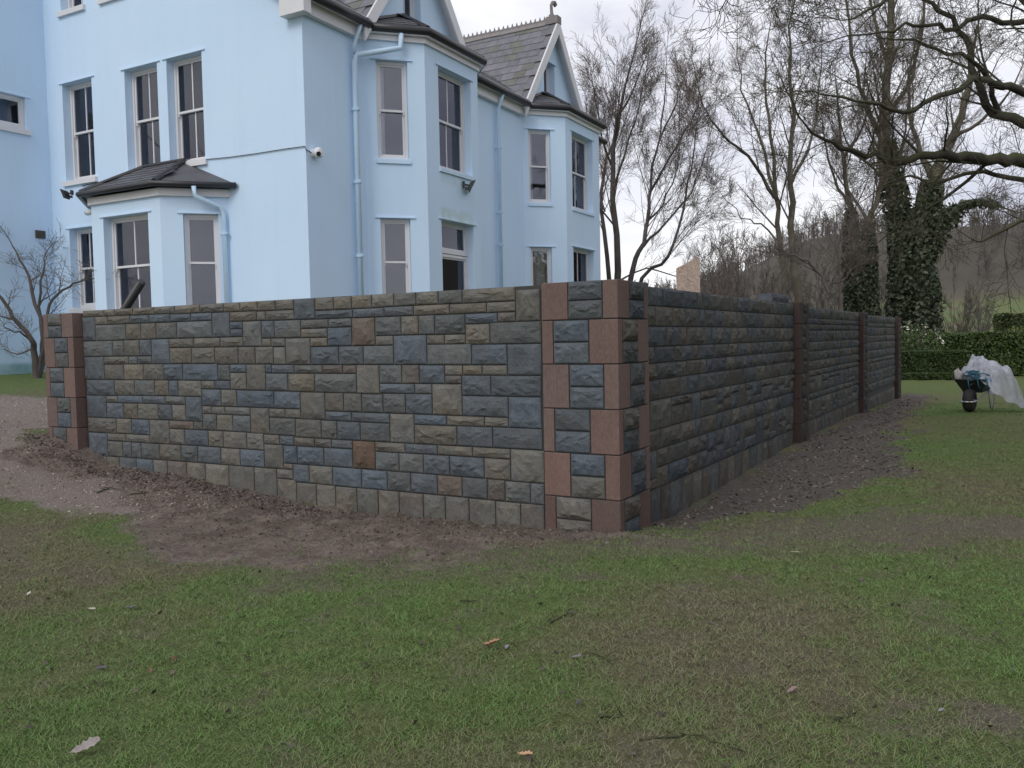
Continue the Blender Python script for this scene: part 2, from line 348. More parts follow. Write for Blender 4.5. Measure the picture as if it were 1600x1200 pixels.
# stones of the front wall: left, right, bottom, top (m), kind
STONES = [
(-7.245,-6.814,1.992,2.081,"o"),(-6.814,-6.610,1.991,2.075,"o"),(-6.610,-6.260,1.991,2.075,"o"),(-6.260,-5.870,1.986,2.076,"o"),
(-5.870,-5.504,1.986,2.076,"o"),(-5.504,-5.080,1.978,2.079,"o"),(-5.080,-4.696,1.975,2.077,"o"),(-4.696,-4.436,1.971,2.078,"o"),
(-4.436,-4.172,1.970,2.076,"o"),(-4.172,-3.905,1.964,2.078,"o"),(-3.905,-3.639,1.964,2.080,"o"),(-7.260,-7.000,1.695,1.994,"b"),
(-7.000,-6.753,1.889,1.992,"o"),(-6.753,-6.325,1.888,1.991,"o"),(-6.325,-5.967,1.888,1.986,"b"),(-5.967,-5.592,1.887,1.986,"b"),
(-5.592,-5.238,1.887,1.978,"b"),(-5.238,-4.888,1.887,1.977,"b"),(-4.888,-4.603,1.697,1.972,"b"),(-4.603,-4.186,1.863,1.970,"o"),
(-4.186,-4.056,1.862,1.963,"o"),(-4.056,-3.639,1.859,1.964,"o"),(-7.000,-6.406,1.693,1.889,"g"),(-6.406,-6.126,1.695,1.888,"o"),
(-6.126,-5.847,1.696,1.888,"o"),(-5.847,-5.485,1.697,1.886,"g"),(-5.485,-4.888,1.697,1.887,"g"),(-4.603,-4.405,1.784,1.864,"b"),
(-4.603,-4.406,1.697,1.784,"b"),(-4.406,-4.119,1.587,1.863,"g"),(-4.120,-3.931,1.672,1.861,"b"),(-3.931,-3.551,1.670,1.858,"g"),
(-7.262,-6.676,1.500,1.694,"g"),(-6.676,-6.455,1.501,1.693,"g"),(-6.455,-6.162,1.500,1.695,"o"),(-6.162,-5.945,1.500,1.695,"b"),
(-5.945,-5.624,1.405,1.696,"b"),(-5.625,-5.204,1.591,1.697,"o"),(-5.204,-4.768,1.590,1.697,"o"),(-4.768,-4.406,1.588,1.697,"o"),
(-4.119,-3.985,1.587,1.673,"o"),(-3.985,-3.777,1.580,1.672,"o"),(-7.258,-6.854,1.215,1.500,"b"),(-6.854,-6.376,1.404,1.500,"o"),
(-6.376,-6.208,1.404,1.500,"g"),(-6.208,-5.945,1.406,1.500,"g"),(-6.854,-6.475,1.215,1.402,"o"),(-6.475,-6.109,1.214,1.405,"o"),
(-6.109,-5.736,1.216,1.406,"o"),(-5.736,-5.408,1.217,1.405,"b"),(-5.408,-4.825,1.216,1.406,"b"),(-4.825,-4.628,1.220,1.397,"g"),
(-5.624,-5.247,1.406,1.591,"o"),(-5.247,-4.865,1.406,1.589,"o"),(-4.865,-4.490,1.397,1.589,"o"),(-4.490,-4.228,1.398,1.588,"o"),
(-4.228,-3.957,1.398,1.587,"o"),(-3.957,-3.778,1.392,1.580,"o"),(-3.778,-3.426,1.391,1.669,"o"),(-4.627,-4.375,1.307,1.399,"b"),
(-4.375,-4.083,1.116,1.398,"o"),(-4.083,-3.992,1.303,1.398,"b"),(-3.992,-3.662,1.300,1.392,"b"),(-4.628,-4.375,1.118,1.307,"o"),
(-4.083,-3.759,1.114,1.302,"g"),(-7.231,-6.667,1.018,1.215,"b"),(-6.667,-6.286,1.025,1.215,"o"),(-6.286,-5.913,1.028,1.216,"g"),
(-5.913,-5.662,1.032,1.217,"o"),(-5.662,-5.499,1.033,1.216,"b"),(-5.499,-5.102,1.032,1.217,"o"),(-5.104,-4.878,1.122,1.216,"o"),
(-4.878,-4.628,1.121,1.220,"b"),(-7.241,-6.841,0.739,1.018,"b"),(-6.842,-6.617,0.934,1.018,"o"),(-6.617,-6.149,0.933,1.027,"b"),
(-6.149,-5.738,0.936,1.031,"b"),(-5.738,-5.382,0.934,1.033,"g"),(-6.841,-6.510,0.743,0.933,"b"),(-6.510,-6.242,0.745,0.933,"o"),
(-6.242,-5.865,0.746,0.937,"o"),(-5.865,-5.619,0.749,0.935,"b"),(-5.619,-5.382,0.750,0.934,"o"),(-5.382,-5.102,0.750,1.032,"b"),
(-7.234,-6.665,0.554,0.742,"o"),(-6.665,-6.371,0.559,0.745,"o"),(-6.371,-6.037,0.560,0.745,"b"),(-6.037,-5.683,0.466,0.748,"o"),
(-5.683,-5.257,0.653,0.750,"r"),(-5.257,-5.103,0.654,0.750,"g"),(-7.234,-6.851,0.263,0.552,"b"),(-6.852,-6.490,0.461,0.556,"o"),
(-6.490,-6.037,0.463,0.560,"o"),(-6.851,-6.563,0.268,0.459,"o"),(-6.563,-6.392,0.268,0.462,"g"),(-6.392,-6.211,0.271,0.461,"g"),
(-6.211,-5.865,0.272,0.463,"g"),(-5.865,-5.493,0.276,0.468,"o"),(-5.683,-5.416,0.470,0.652,"o"),(-5.416,-5.017,0.472,0.655,"b"),
(-5.017,-4.775,0.472,0.657,"o"),(-4.775,-4.402,0.470,0.657,"o"),(-4.402,-4.143,0.471,0.655,"o"),(-4.142,-3.906,0.542,0.646,"o"),
(-3.906,-3.697,0.540,0.644,"b"),(-5.102,-4.784,0.929,1.121,"b"),(-4.784,-4.536,0.932,1.121,"o"),(-4.536,-3.970,0.929,1.116,"b"),
(-3.970,-3.589,0.928,1.113,"b"),(-5.101,-4.953,0.844,0.930,"o"),(-4.953,-4.729,0.841,0.929,"o"),(-4.729,-4.333,0.840,0.931,"g"),
(-4.333,-4.049,0.649,0.931,"o"),(-4.049,-3.814,0.832,0.928,"o"),(-5.103,-4.869,0.656,0.843,"g"),(-4.869,-4.611,0.658,0.841,"o"),
(-4.611,-4.333,0.655,0.840,"g"),(-4.049,-3.671,0.644,0.830,"g"),(-5.493,-5.208,0.277,0.471,"g"),(-5.208,-4.821,0.278,0.472,"b"),
(-4.821,-4.514,0.279,0.469,"o"),(-4.514,-4.143,0.280,0.471,"b"),(-4.143,-3.860,0.284,0.542,"o"),(-7.519,-6.888,0.133,0.263,"o"),
(-6.888,-6.637,0.093,0.266,"o"),(-6.637,-6.312,0.062,0.271,"g"),(-6.312,-5.999,0.053,0.272,"b"),(-5.999,-5.742,0.043,0.274,"o"),
(-5.742,-5.401,0.053,0.277,"r"),(-5.401,-5.089,0.057,0.278,"o"),(-5.089,-4.703,0.053,0.278,"o"),(-4.703,-4.305,0.062,0.280,"o"),
(-4.305,-3.965,0.010,0.282,"o"),(-3.965,-3.726,0.182,0.285,"o"),(-3.965,-3.684,-0.036,0.182,"o"),(-3.860,-3.726,0.285,0.349,"r"),
(-3.684,-3.403,-0.073,0.159,"o"),(-3.403,-3.141,-0.084,0.159,"o"),(-3.141,-2.859,-0.077,0.156,"o"),(-2.859,-2.585,-0.070,0.158,"o"),
(-2.585,-2.326,-0.079,0.159,"o"),(-2.326,-2.037,-0.071,0.159,"q"),(-2.037,-1.780,-0.054,0.159,"o"),(-1.780,-1.514,-0.046,0.160,"q"),
(-1.514,-1.226,-0.051,0.157,"o"),(-1.226,-0.964,-0.080,0.155,"o"),(-0.964,-0.724,-0.066,0.156,"q"),(-3.726,-3.496,0.159,0.350,"b"),
(-3.496,-3.175,0.159,0.351,"o"),(-3.175,-2.791,0.156,0.352,"b"),(-2.791,-2.467,0.158,0.351,"b"),(-2.467,-2.179,0.159,0.352,"g"),
(-2.179,-1.867,0.158,0.352,"b"),(-1.867,-1.586,0.159,0.350,"r"),(-1.586,-1.309,0.158,0.350,"g"),(-1.309,-1.122,0.155,0.349,"q"),
(-1.122,-0.862,0.156,0.344,"g"),(-0.862,-0.720,0.156,0.344,"g"),(-3.860,-3.658,0.349,0.540,"b"),(-3.658,-3.286,0.351,0.541,"b"),
(-3.286,-2.900,0.352,0.543,"b"),(-2.900,-2.609,0.351,0.633,"R"),(-2.609,-2.315,0.351,0.536,"g"),(-2.315,-2.025,0.352,0.537,"g"),
(-2.025,-1.721,0.351,0.539,"b"),(-1.721,-1.340,0.350,0.540,"b"),(-1.340,-1.059,0.349,0.540,"o"),(-1.059,-0.715,0.344,0.636,"o"),
(-3.697,-3.407,0.538,0.634,"o"),(-3.407,-3.177,0.542,0.633,"q"),(-3.177,-2.900,0.543,0.632,"g"),(-3.671,-3.310,0.633,0.829,"o"),
(-3.310,-3.097,0.632,0.823,"g"),(-3.097,-2.792,0.632,0.820,"b"),(-2.792,-2.416,0.633,0.819,"g"),(-2.416,-2.121,0.633,0.917,"o"),
(-3.589,-3.249,0.825,1.108,"o"),(-3.814,-3.589,0.829,0.928,"o"),(-3.250,-2.998,0.918,1.107,"o"),(-2.998,-2.762,0.918,1.106,"g"),
(-2.762,-2.493,0.918,1.101,"g"),(-2.493,-2.219,0.917,1.109,"g"),(-3.249,-2.898,0.822,0.918,"b"),(-2.898,-2.416,0.819,0.917,"b"),
(-2.219,-1.903,0.917,1.112,"b"),(-3.639,-3.345,1.856,2.076,"b"),(-3.345,-3.095,1.941,2.073,"o"),(-3.095,-2.858,1.941,2.071,"o"),
(-2.858,-2.599,1.941,2.076,"o"),(-2.599,-2.329,1.946,2.080,"o"),(-2.329,-2.064,1.947,2.091,"o"),(-2.064,-1.807,1.950,2.086,"o"),
(-1.807,-1.539,1.947,2.085,"g"),(-1.539,-0.977,1.946,2.087,"o"),(-3.345,-2.844,1.854,1.941,"b"),(-2.844,-2.450,1.852,1.943,"b"),
(-2.450,-2.096,1.853,1.947,"b"),(-2.096,-1.682,1.852,1.948,"o"),(-1.682,-1.279,1.852,1.946,"o"),(-1.279,-0.976,1.852,1.946,"o"),
(-3.552,-3.171,1.762,1.855,"g"),(-3.171,-2.865,1.765,1.854,"g"),(-3.551,-3.188,1.668,1.762,"o"),(-3.188,-2.865,1.576,1.765,"b"),
(-2.865,-2.569,1.576,1.852,"r"),(-2.569,-2.249,1.670,1.853,"g"),(-2.249,-2.044,1.672,1.852,"o"),(-2.044,-1.855,1.669,1.853,"g"),
(-1.855,-1.513,1.667,1.851,"g"),(-1.512,-1.165,1.757,1.852,"b"),(-1.165,-0.977,1.764,1.852,"q"),(-0.975,-0.725,2.044,2.096,"b"),
(-0.977,-0.729,1.765,2.044,"o"),(-1.513,-1.249,1.571,1.757,"o"),(-1.249,-0.722,1.569,1.765,"g"),(-3.426,-3.188,1.575,1.668,"o"),
(-2.569,-2.347,1.576,1.671,"o"),(-2.347,-1.951,1.386,1.670,"b"),(-1.951,-1.746,1.578,1.667,"o"),(-1.746,-1.513,1.578,1.667,"o"),
(-3.426,-3.045,1.389,1.575,"b"),(-3.045,-2.726,1.387,1.576,"b"),(-2.726,-2.347,1.388,1.576,"g"),(-1.951,-1.451,1.384,1.578,"g"),
(-1.451,-1.073,1.383,1.570,"b"),(-1.073,-0.723,1.290,1.569,"b"),(-3.662,-3.271,1.301,1.389,"g"),(-3.271,-2.998,1.301,1.389,"r"),
(-2.998,-2.820,1.301,1.386,"r"),(-2.820,-2.531,1.101,1.388,"o"),(-2.531,-2.255,1.206,1.388,"g"),(-2.255,-2.046,1.207,1.387,"q"),
(-2.046,-1.752,1.208,1.385,"b"),(-1.752,-1.551,1.289,1.384,"o"),(-1.551,-1.340,1.290,1.383,"o"),(-1.340,-1.073,1.290,1.383,"o"),
(-1.752,-1.564,1.209,1.289,"q"),(-1.564,-1.250,1.103,1.290,"b"),(-1.250,-0.731,1.102,1.290,"b"),(-1.565,-1.071,0.914,1.102,"b"),
(-1.072,-0.736,0.826,1.102,"b"),(-2.531,-2.103,1.111,1.207,"b"),(-2.103,-1.903,1.112,1.208,"g"),(-1.903,-1.565,0.916,1.209,"o"),
(-3.759,-3.381,1.110,1.301,"o"),(-3.381,-2.820,1.106,1.301,"g"),(-2.121,-1.741,0.818,0.916,"b"),(-1.741,-1.326,0.821,0.916,"o"),
(-1.326,-1.072,0.825,0.914,"o"),(-2.121,-1.631,0.633,0.819,"o"),(-1.631,-1.242,0.634,0.823,"b"),(-1.242,-0.728,0.635,0.825,"b"),
(-2.609,-2.239,0.536,0.633,"o"),(-2.239,-1.857,0.538,0.633,"b"),(-1.857,-1.464,0.540,0.634,"o"),(-1.464,-1.059,0.540,0.635,"o"),
]

# ------------------------------------------------------------------ terrain
CP = np.array([(2.8, -6.5, 0), (-.6, -4.7, -.03), (2.9, -2.8, -.05), (6, -5, -.05), (-6, -8, .1), (10, -10, 0), (2, -14, 0),
 (-.7, -.15, -.035), (.05, -.1, -.02), (-1.7, -.15, -.04), (-2.5, -.15, -.065), (-3.6, -.15, -.035), (-4.3, -.15, .01), (-4.9, -.15, .06), (-5.4, -.15, .09), (-6.1, -.15, .13), (-6.8, -.2, .16), (-7.3, -.35, .33),
 (-6.1, -1.7, .07), (-3.6, -3.1, -.04), (-2, -1.4, -.05), (-4.2, -1.3, .0),
 (-8, -.7, .42), (-9, .5, .52), (-9.4, .1, .6), (-11, 1.2, .8), (-14, 3.5, 1.0), (-15.5, 4.5, 1.1), (-16, 1, 1.05), (-13, -4, .4), (-22, -4, .9), (-20, 6, 1.0),
 (-7.9, .3, .55), (-5, 3, .4), (-7, 5, .9), (-8.5, 10, .95), (-8, 18, .9), (-3, 12, .3), (-5, 27, .2),
 (0, .8, -.12), (0, 1.7, -.15), (0, 2.8, -.13), (0, 5, -.08), (0, 7, -.04), (0, 10, -.07), (0, 14, -.13), (0, 20, -.22),
 (1.5, 3, -.06), (3, 2.5, -.05), (2, 13.2, -.05), (3, 24, -.08), (-1, 30, -.1), (10, 10, -.05), (18, 25, 0), (10, 42, -.1), (-14, 42, 0), (20, -5, 0)], float)
def _tps():
    P = CP[:, :2]; n = len(P)
    d = np.linalg.norm(P[:, None] - P[None], axis=2)
    K = np.where(d > 0, d * d * np.log(d + 1e-9), 0) + np.eye(n) * .02
    A = np.zeros((n + 3, n + 3)); A[:n, :n] = K; A[:n, n] = 1; A[:n, n + 1:] = P; A[n, :n] = 1; A[n + 1:, :n] = P.T
    return np.linalg.solve(A, np.concatenate([CP[:, 2], [0, 0, 0]]))
_TW = _tps()
def sstep(a, b, x):
    t = np.clip((x - a) / (b - a), 0, 1); return t * t * (3 - 2 * t)
def poly_mask(x, y, poly, soft):
    """signed distance to polygon turned into a 0..1 mask"""
    poly = np.array(poly, float); inside = np.zeros(x.shape, bool); dist = np.full(x.shape, 1e9)
    for i in range(len(poly)):
        a = poly[i]; b = poly[(i + 1) % len(poly)]
        c = ((a[1] > y) != (b[1] > y)); inside ^= c & (x < (b[0] - a[0]) * (y - a[1]) / (b[1] - a[1] + 1e-12) + a[0])
        ab = b - a; t = np.clip(((x - a[0]) * ab[0] + (y - a[1]) * ab[1]) / (ab @ ab), 0, 1)
        dist = np.minimum(dist, np.hypot(x - a[0] - t * ab[0], y - a[1] - t * ab[1]))
    return sstep(-soft, soft, np.where(inside, dist, -dist))
P_GRAVEL = [(-10.9, 1.6), (-9.2, 1.25), (-8.6, .3), (-8.0, -.2), (-7.2, -.45), (-5.6, -.35), (-4.6, -.45), (-3.9, -1.05), (-4.9, -1.55), (-6.0, -1.45), (-7.2, -1.35), (-9.5, -1.1), (-14, 0.2), (-14, 1.2)]
P_SOIL = [(-7.9, .15), (-.9, .15), (.3, .2), (.2, -.25), (-.4, -.75), (-.9, -1.4), (-1.5, -2.0), (-2.5, -2.3), (-3.5, -2.05), (-4.3, -1.5), (-5.0, -1.0), (-6.3, -.6), (-7.5, -.8)]
P_CHIP = [(-.2, .1), (.25, .35), (.65, 1.3), (1.1, 2.5), (1.5, 3.4), (1.5, 5), (1.3, 7), (1.0, 10), (.85, 14), (.75, 19.5), (.3, 20.8), (-.2, 20.8)]
P_WORN = [(-.6, -.4), (.1, -.7), (.9, -.15), (2.0, .75), (3.6, 1.4), (6, 2.0), (6, 3.2), (3.2, 2.3), (2.0, 2.3), (1.1, 1.9), (.5, .7), (.1, .2)]
P_WORN2 = [(-4.6, -2.2), (-3.4, -2.2), (-1.6, -1.6), (-.6, -.2), (.3, -.2), (1.2, .4), (2.4, 1.2), (2.4, .5), (1.0, -.7), (-.1, -1.5), (-1.5, -2.6), (-3.6, -2.6)]
def masks(x, y):
    w = (fbm(x * 1.3, y * 1.3, 3) - .5) * 1.3 + (fbm(x * 7, y * 7, 5, 4) - .5) * .6
    xx = x + w; yy = y + (fbm(x * 1.4 + 9, y * 1.4, 8) - .5) * 1.2 + (fbm(x * 8, y * 8 + 4, 6, 4) - .5) * .6
    g = poly_mask(x + w * .6, y + (yy - y) * .6, P_GRAVEL, .3); s = poly_mask(x + w * .7, y + (yy - y) * .55, P_SOIL, .3); c = poly_mask(xx, yy, P_CHIP, .25)
    wo = np.maximum(poly_mask(xx, yy, P_WORN, .5) * .8, poly_mask(xx, yy, P_WORN2, .45) * .58)
    patches = sstep(.50, .74, fbm(x * .8, y * .8, 21, 5)) * .36 + sstep(.52, .72, fbm(x * 2.9, y * 2.9, 33, 5)) * .45
    near = sstep(30, 12, np.hypot(x - 2.8, y + 6.5))
    wo = np.clip(np.maximum(wo, patches * near * sstep(9, 4, y)), 0, 1)
    lush = np.clip(.48 + (fbm(x * .62 + 3, y * .62, 41, 5) - .47) * 2.0, 0, 1)
    lush = np.maximum(lush, .62 * sstep(2.5, 6, y) * sstep(.5, 2, x + y * .02))
    return g, s, c, wo, lush
def hill(x, y):
    d = np.hypot(x - 2.8, y + 6.5)
    fx, fy = -.509, .859
    fw = (x - 2.8) * fx + (y + 6.5) * fy; u = ((x - 2.8) * fy - (y + 6.5) * fx) / np.maximum(fw, 1)
    k = .22 + .78 * sstep(.16, .38, np.where(fw > 1, u, .5))
    return 5.5 * sstep(60, 165, d) + 24 * sstep(150, 265, d) * k
def gz(x, y, micro=True):
    x = np.atleast_1d(np.asarray(x, float)); y = np.atleast_1d(np.asarray(y, float))
    z = np.full(x.shape, _TW[-3]) + _TW[-2] * x + _TW[-1] * y
    for (px, py, _), wgt in zip(CP, _TW):
        d2 = (x - px) ** 2 + (y - py) ** 2
        z += wgt * .5 * d2 * np.log(d2 + 1e-12)
    r = np.hypot(x + 2, y - 5)
    far = sstep(26, 50, r)
    z = z * (1 - far) + 0.0 * far + hill(x, y)
    if micro:
        g, s, c, wo, l = masks(x, y)
        n1 = fbm(x * 7, y * 7, 51, 4) - .5; n2 = fbm(x * 1.3, y * 1.3, 52, 3) - .5
        z = z + n2 * .05 + n1 * (.034 + .05 * np.clip(s + c * .7, 0, 1) + .012 * g)
    return z
def gz1(x, y): return float(gz(x, y)[0])

def axis_coords(lo_far, lo, hi, hi_far, fine, grow=1.12):
    a = list(np.arange(lo, hi, fine)); st = fine; v = a[-1]
    while v < hi_far: st = min(st * grow, 9); v += st; a.append(v)
    st = fine; v = a[0]; b = []
    while v > lo_far: st = min(st * grow, 9); v -= st; b.append(v)
    return np.array(b[::-1] + a)
GX = axis_coords(-330, -9.5, 4.5, 330, .065); GY = axis_coords(-60, -5.6, 4.5, 420, .065)
XX, YY = np.meshgrid(GX, GY)
_g, _s, _c, _wo, _l = masks(XX.ravel(), YY.ravel())
_z = gz(XX.ravel(), YY.ravel())
_n = len(GX); _i = np.arange(len(GX) * len(GY)).reshape(len(GY), _n)
_faces = np.stack([_i[:-1, :-1].ravel(), _i[:-1, 1:].ravel(), _i[1:, 1:].ravel(), _i[1:, :-1].ravel()], 1)
def ground_mat():
    m, nt, b = new_mat("lawn_soil_and_gravel")
    geo = nt.nodes.new("ShaderNodeNewGeometry"); v = geo.outputs['Position']
    n1 = nz(nt, 3.5, 6, .65, v); n2 = nz(nt, 22, 6, .7, v); n3 = nz(nt, 90, 4, .7, v)
    def fac(name, amt=.7):
        f = math_n(nt, 'ADD', attr(nt, name), math_n(nt, 'MULTIPLY', math_n(nt, 'SUBTRACT', n2, .5), amt))
        return ramp(nt, f, [(.32, (0, 0, 0)), (.68, (1, 1, 1))])
    grass = ramp(nt, math_n(nt, 'ADD', math_n(nt, 'MULTIPLY', n1, .5), math_n(nt, 'MULTIPLY', attr(nt, 'lush'), .5)),
                 [(.36, (.155, .140, .086)), (.5, (.142, .152, .068)), (.64, (.122, .168, .054))])
    grass = mixc(nt, 1.0, grass, ramp(nt, n3, [(.3, (.38,) * 3), (.7, (1.5,) * 3)]), 'MULTIPLY')
    grass = mixc(nt, 1.0, grass, ramp(nt, n2, [(.3, (.66,) * 3), (.65, (1.15,) * 3)]), 'MULTIPLY')
    worn = mixc(nt, n2, (.105, .093, .070), (.19, .166, .125))
    worn = mixc(nt, 1.0, worn, ramp(nt, n3, [(.3, (.5,) * 3), (.7, (1.45,) * 3)]), 'MULTIPLY')
    soil = mixc(nt, ramp(nt, n1, [(.35, (0, 0, 0)), (.65, (1, 1, 1))]), (.118, .092, .077), (.225, .184, .156))
    soil = mixc(nt, 1.0, soil, ramp(nt, n2, [(.3, (.62,) * 3), (.7, (1.35,) * 3)]), 'MULTIPLY')
    soil = mixc(nt, 1.0, soil, ramp(nt, n3, [(.3, (.55,) * 3), (.7, (1.4,) * 3)]), 'MULTIPLY')
    grav = mixc(nt, n2, (.178, .150, .130), (.30, .258, .224))
    grav = mixc(nt, 1.0, grav, ramp(nt, n3, [(.3, (.6,) * 3), (.7, (1.35,) * 3)]), 'MULTIPLY')
    chip = mixc(nt, n2, (.062, .053, .047), (.170, .148, .132))
    c = mixc(nt, fac('worn', .9), grass, worn)
    c = mixc(nt, fac('gravel', .6), c, grav)
    c = mixc(nt, fac('soil', .7), c, soil)
    c = mixc(nt, fac('chips', .7), c, chip)
    far = attr(nt, 'wooded')
    c = mixc(nt, far, c, mixc(nt, n1, (.070, .062, .050), (.10, .088, .072)))
    nt.links.new(c, b.inputs['Base Color']); b.inputs['Roughness'].default_value = .92; b.inputs['Specular IOR Level'].default_value = .2
    bump(nt, b, math_n(nt, 'ADD', n2, math_n(nt, 'MULTIPLY', n3, .6)), .9, .035)
    return m
M_GROUND = ground_mat()
_d = np.hypot(XX.ravel() - 2.8, YY.ravel() + 6.5)
ground = np_mesh("ground", np.stack([XX.ravel(), YY.ravel(), _z], 1), _faces, M_GROUND, None,
                 dict(gravel=_g, soil=_s, chips=_c, worn=_wo, lush=_l, wooded=sstep(158, 175, _d + 14 * (fbm(XX.ravel() * .05, YY.ravel() * .05, 77) - .5))), True)
tag(ground, "grass lawn with worn soil round the stone wall", None, None, "structure")

# ------------------------------------------------------------------ stone walls
STONE_COL = dict(b=(.098, .115, .132), o=(.144, .132, .108), g=(.113, .119, .114), r=(.136, .106, .085), R=(.108, .074, .053), q=(.124, .109, .093))
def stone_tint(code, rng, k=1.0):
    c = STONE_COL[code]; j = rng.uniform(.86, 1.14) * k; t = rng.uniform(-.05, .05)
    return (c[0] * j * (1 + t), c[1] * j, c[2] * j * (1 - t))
def rock(name, w, h, rng, nx=7, ny=5, depth=.045):
    """rock-faced stone, width along x, face towards -y, centred"""
    m = .011
    lc, rc = rng.uniform(.02, .05), rng.uniform(.03, .07); bc, tc = rng.uniform(.025, .06), rng.uniform(.015, .04)
    lc, rc = min(lc, w * .22), min(rc, w * .28); bc, tc = min(bc, h * .28), min(tc, h * .22)
    xs = [0, m, m + lc] + [m + lc + (w - 2 * m - lc - rc) * k / (nx - 3) for k in range(1, nx - 3)] + [w - m - rc, w - m, w]
    zs = [0, m, m + bc] + [m + bc + (h - 2 * m - bc - tc) * k / (ny - 3) for k in range(1, ny - 3)] + [h - m - tc, h - m, h]
    X, Z = len(xs), len(zs); V = []
    D = depth * rng.uniform(.55, 1.25); tx, tz = rng.uniform(-.4, .4), rng.uniform(-.25, .35)
    for j, z in enumerate(zs):
        for i, x in enumerate(xs):
            ei = min(i, X - 1 - i); ej = min(j, Z - 1 - j); e = min(ei, ej)
            jx = jz = 0
            if e == 0: y = .008
            elif e == 1: y = .013 + rng.uniform(0, .004)
            else:
                u, t = x / w - .5, z / h - .5
                y = .014 + D * (.62 + tx * u + tz * t + rng.uniform(-.28, .28))
                if e == 2: y = .014 + (y - .014) * rng.uniform(.55, 1.0)
                jx, jz = rng.uniform(-.3, .3) * (w / X), rng.uniform(-.3, .3) * (h / Z)
            V.append((x + jx - w / 2, -y, z + jz - h / 2))
    Fs = []
    for j in range(Z - 1):
        for i in range(X - 1):
            a, b_, c, d = j * X + i, j * X + i + 1, (j + 1) * X + i + 1, (j + 1) * X + i
            Fs += [(a, b_, c), (a, c, d)] if rng.random() < .5 else [(a, b_, d), (b_, c, d)]
    n0 = len(V)
    rim = [i for i in range(X)] + [j * X + X - 1 for j in range(1, Z)] + [(Z - 1) * X + i for i in range(X - 2, -1, -1)] + [j * X for j in range(Z - 2, 0, -1)]
    for r in rim: V.append((V[r][0], .03, V[r][2]))
    k = len(rim)
    for q in range(k): Fs.append((rim[q], n0 + q, n0 + (q + 1) % k, rim[(q + 1) % k]))
    me = bpy.data.meshes.new(name); me.from_pydata(V, [], Fs); me.update(); me.materials.append(M_STONE)
    return me
def stone_obj(me, parent, loc, rz, color, sc=None):
    o = bpy.data.objects.new("stone", me); COL.objects.link(o); o.parent = parent
    o.location = loc; o.rotation_euler = (0, 0, rz); o.color = (*color, 1)
    if sc: o.scale = sc
    return o
rng = random.Random(11)
Y_FRONT = .03
def build_front_wall():
    w = empty("stone_wall", (-3.9, Y_FRONT, 0), 0, "long wall of squared grey and brown stones between the two sandstone-quoined piers", "wall", "stone boundary walls")
    mb = MB(); mb.box(-3.35, .002, -.45, 3.26, .24, 2.072)
    mb.build("mortar_core", M_MORTAR, w)
    for (u0, u1, v0, v1, c) in STONES:
        if v1 - v0 < .02: continue
        base = not any(q[1] - .05 > u0 and q[0] + .05 < u1 and q[3] <= v0 + .06 for q in STONES)
        if base: v0 = -.14
        g = .0055
        h = min(v1, 2.075) - v0 - 2 * g; wd = u1 - u0 - 2 * g
        if h < .03 or wd < .03: continue
        nx = 6 if wd < .22 else (7 if wd < .35 else 9)
        me = rock("stone", wd, h, rng, nx, 5 if h < .13 else 6, .014 + .082 * min(wd, h, .22))
        stone_obj(me, w, ((u0 + u1) / 2 + 3.9, 0, (v0 + min(v1, 2.075)) / 2), 0, stone_tint(c, rng))
    return w
build_front_wall()

_variants = [rock("stone", 1, 1, random.Random(100 + k), 7, 5, .05) for k in range(0)]
def variant_pool():
    pool = {}
    r = random.Random(5)
    for ar in (1.0, 1.6, 2.4, 3.6):
        pool[ar] = [rock("stone", .18 * ar, .18, r, 6 if ar < 2 else 8, 5, .045) for _ in range(5)]
    return pool
POOL = variant_pool()
def ashlar_layout(L, z0, z1, seed):
    """random coursed rubble: courses of two heights with jumpers"""
    r = random.Random(seed); out = []
    z = z1; first = True
    cs = []
    while z - z0 > .12:
        h = r.choice([.10, .155, .19, .19, .28]) if not first else .18
        if z - h < z0 + .1: h = z - z0
        cs.append((z - h, z)); z -= h; first = False
    for (a, b) in cs:
        x = 0.0
        while x < L - .05:
            h = b - a
            wd = r.choice([.18, .24, .30, .36, .46, .56]) if h > .11 else r.choice([.22, .34, .42, .5])
            if x + wd > L - .12: wd = L - x
            if h > .25 and r.random() < .68:
                s = r.choice([.1, .155, .19]); s = min(s, h - .09)
                up = r.random() < .5
                k = r.choice([1, 2, 3]); ww = wd / 1.0
                m = a + s
                out.append((x, x + ww, a, m)); 
                if r.random() < .5 and ww > .36:
                    q = x + ww * r.uniform(.4, .6); out += [(x, q, m, b), (q, x + ww, m, b)]
                else: out.append((x, x + ww, m, b))
            else: out.append((x, x + wd, a, b))
            x += wd
    return out
def build_side_wall(y0, y1, zt, zb, seed, label):
    w = empty("stone_wall", (-.1, y0, 0), math.pi / 2, label, "wall", "stone boundary walls")
    L = y1 - y0; r = random.Random(seed)
    mb = MB(); mb.box(-.02, .002, zb - .4, L + .02, .22, zt - .012); mb.build("mortar_core", M_MORTAR, w)
    base = .30
    lay = ashlar_layout(L, zb + base, zt, seed)
    x = 0
    while x < L - .05:
        wd = r.uniform(.24, .36)
        if x + wd > L - .15: wd = L - x
        lay.append((x, x + wd, zb - .15, zb + base)); x += wd
    for (a, b, c, d) in lay:
        wd, h = b - a - .011, d - c - .011
        ar = min(POOL, key=lambda k: abs(k - wd / h)); me = r.choice(POOL[ar])
        code = r.choice("bbgggoooq" if c > zb + .1 else "oogqg")
        stone_obj(me, w, ((a + b) / 2, 0, (c + d) / 2), 0, stone_tint(code, r, .70), (wd / (.18 * ar), r.uniform(.5, .8), h / .18))  # tint lowered: the side wall's shade is put into the stone colour
    return w
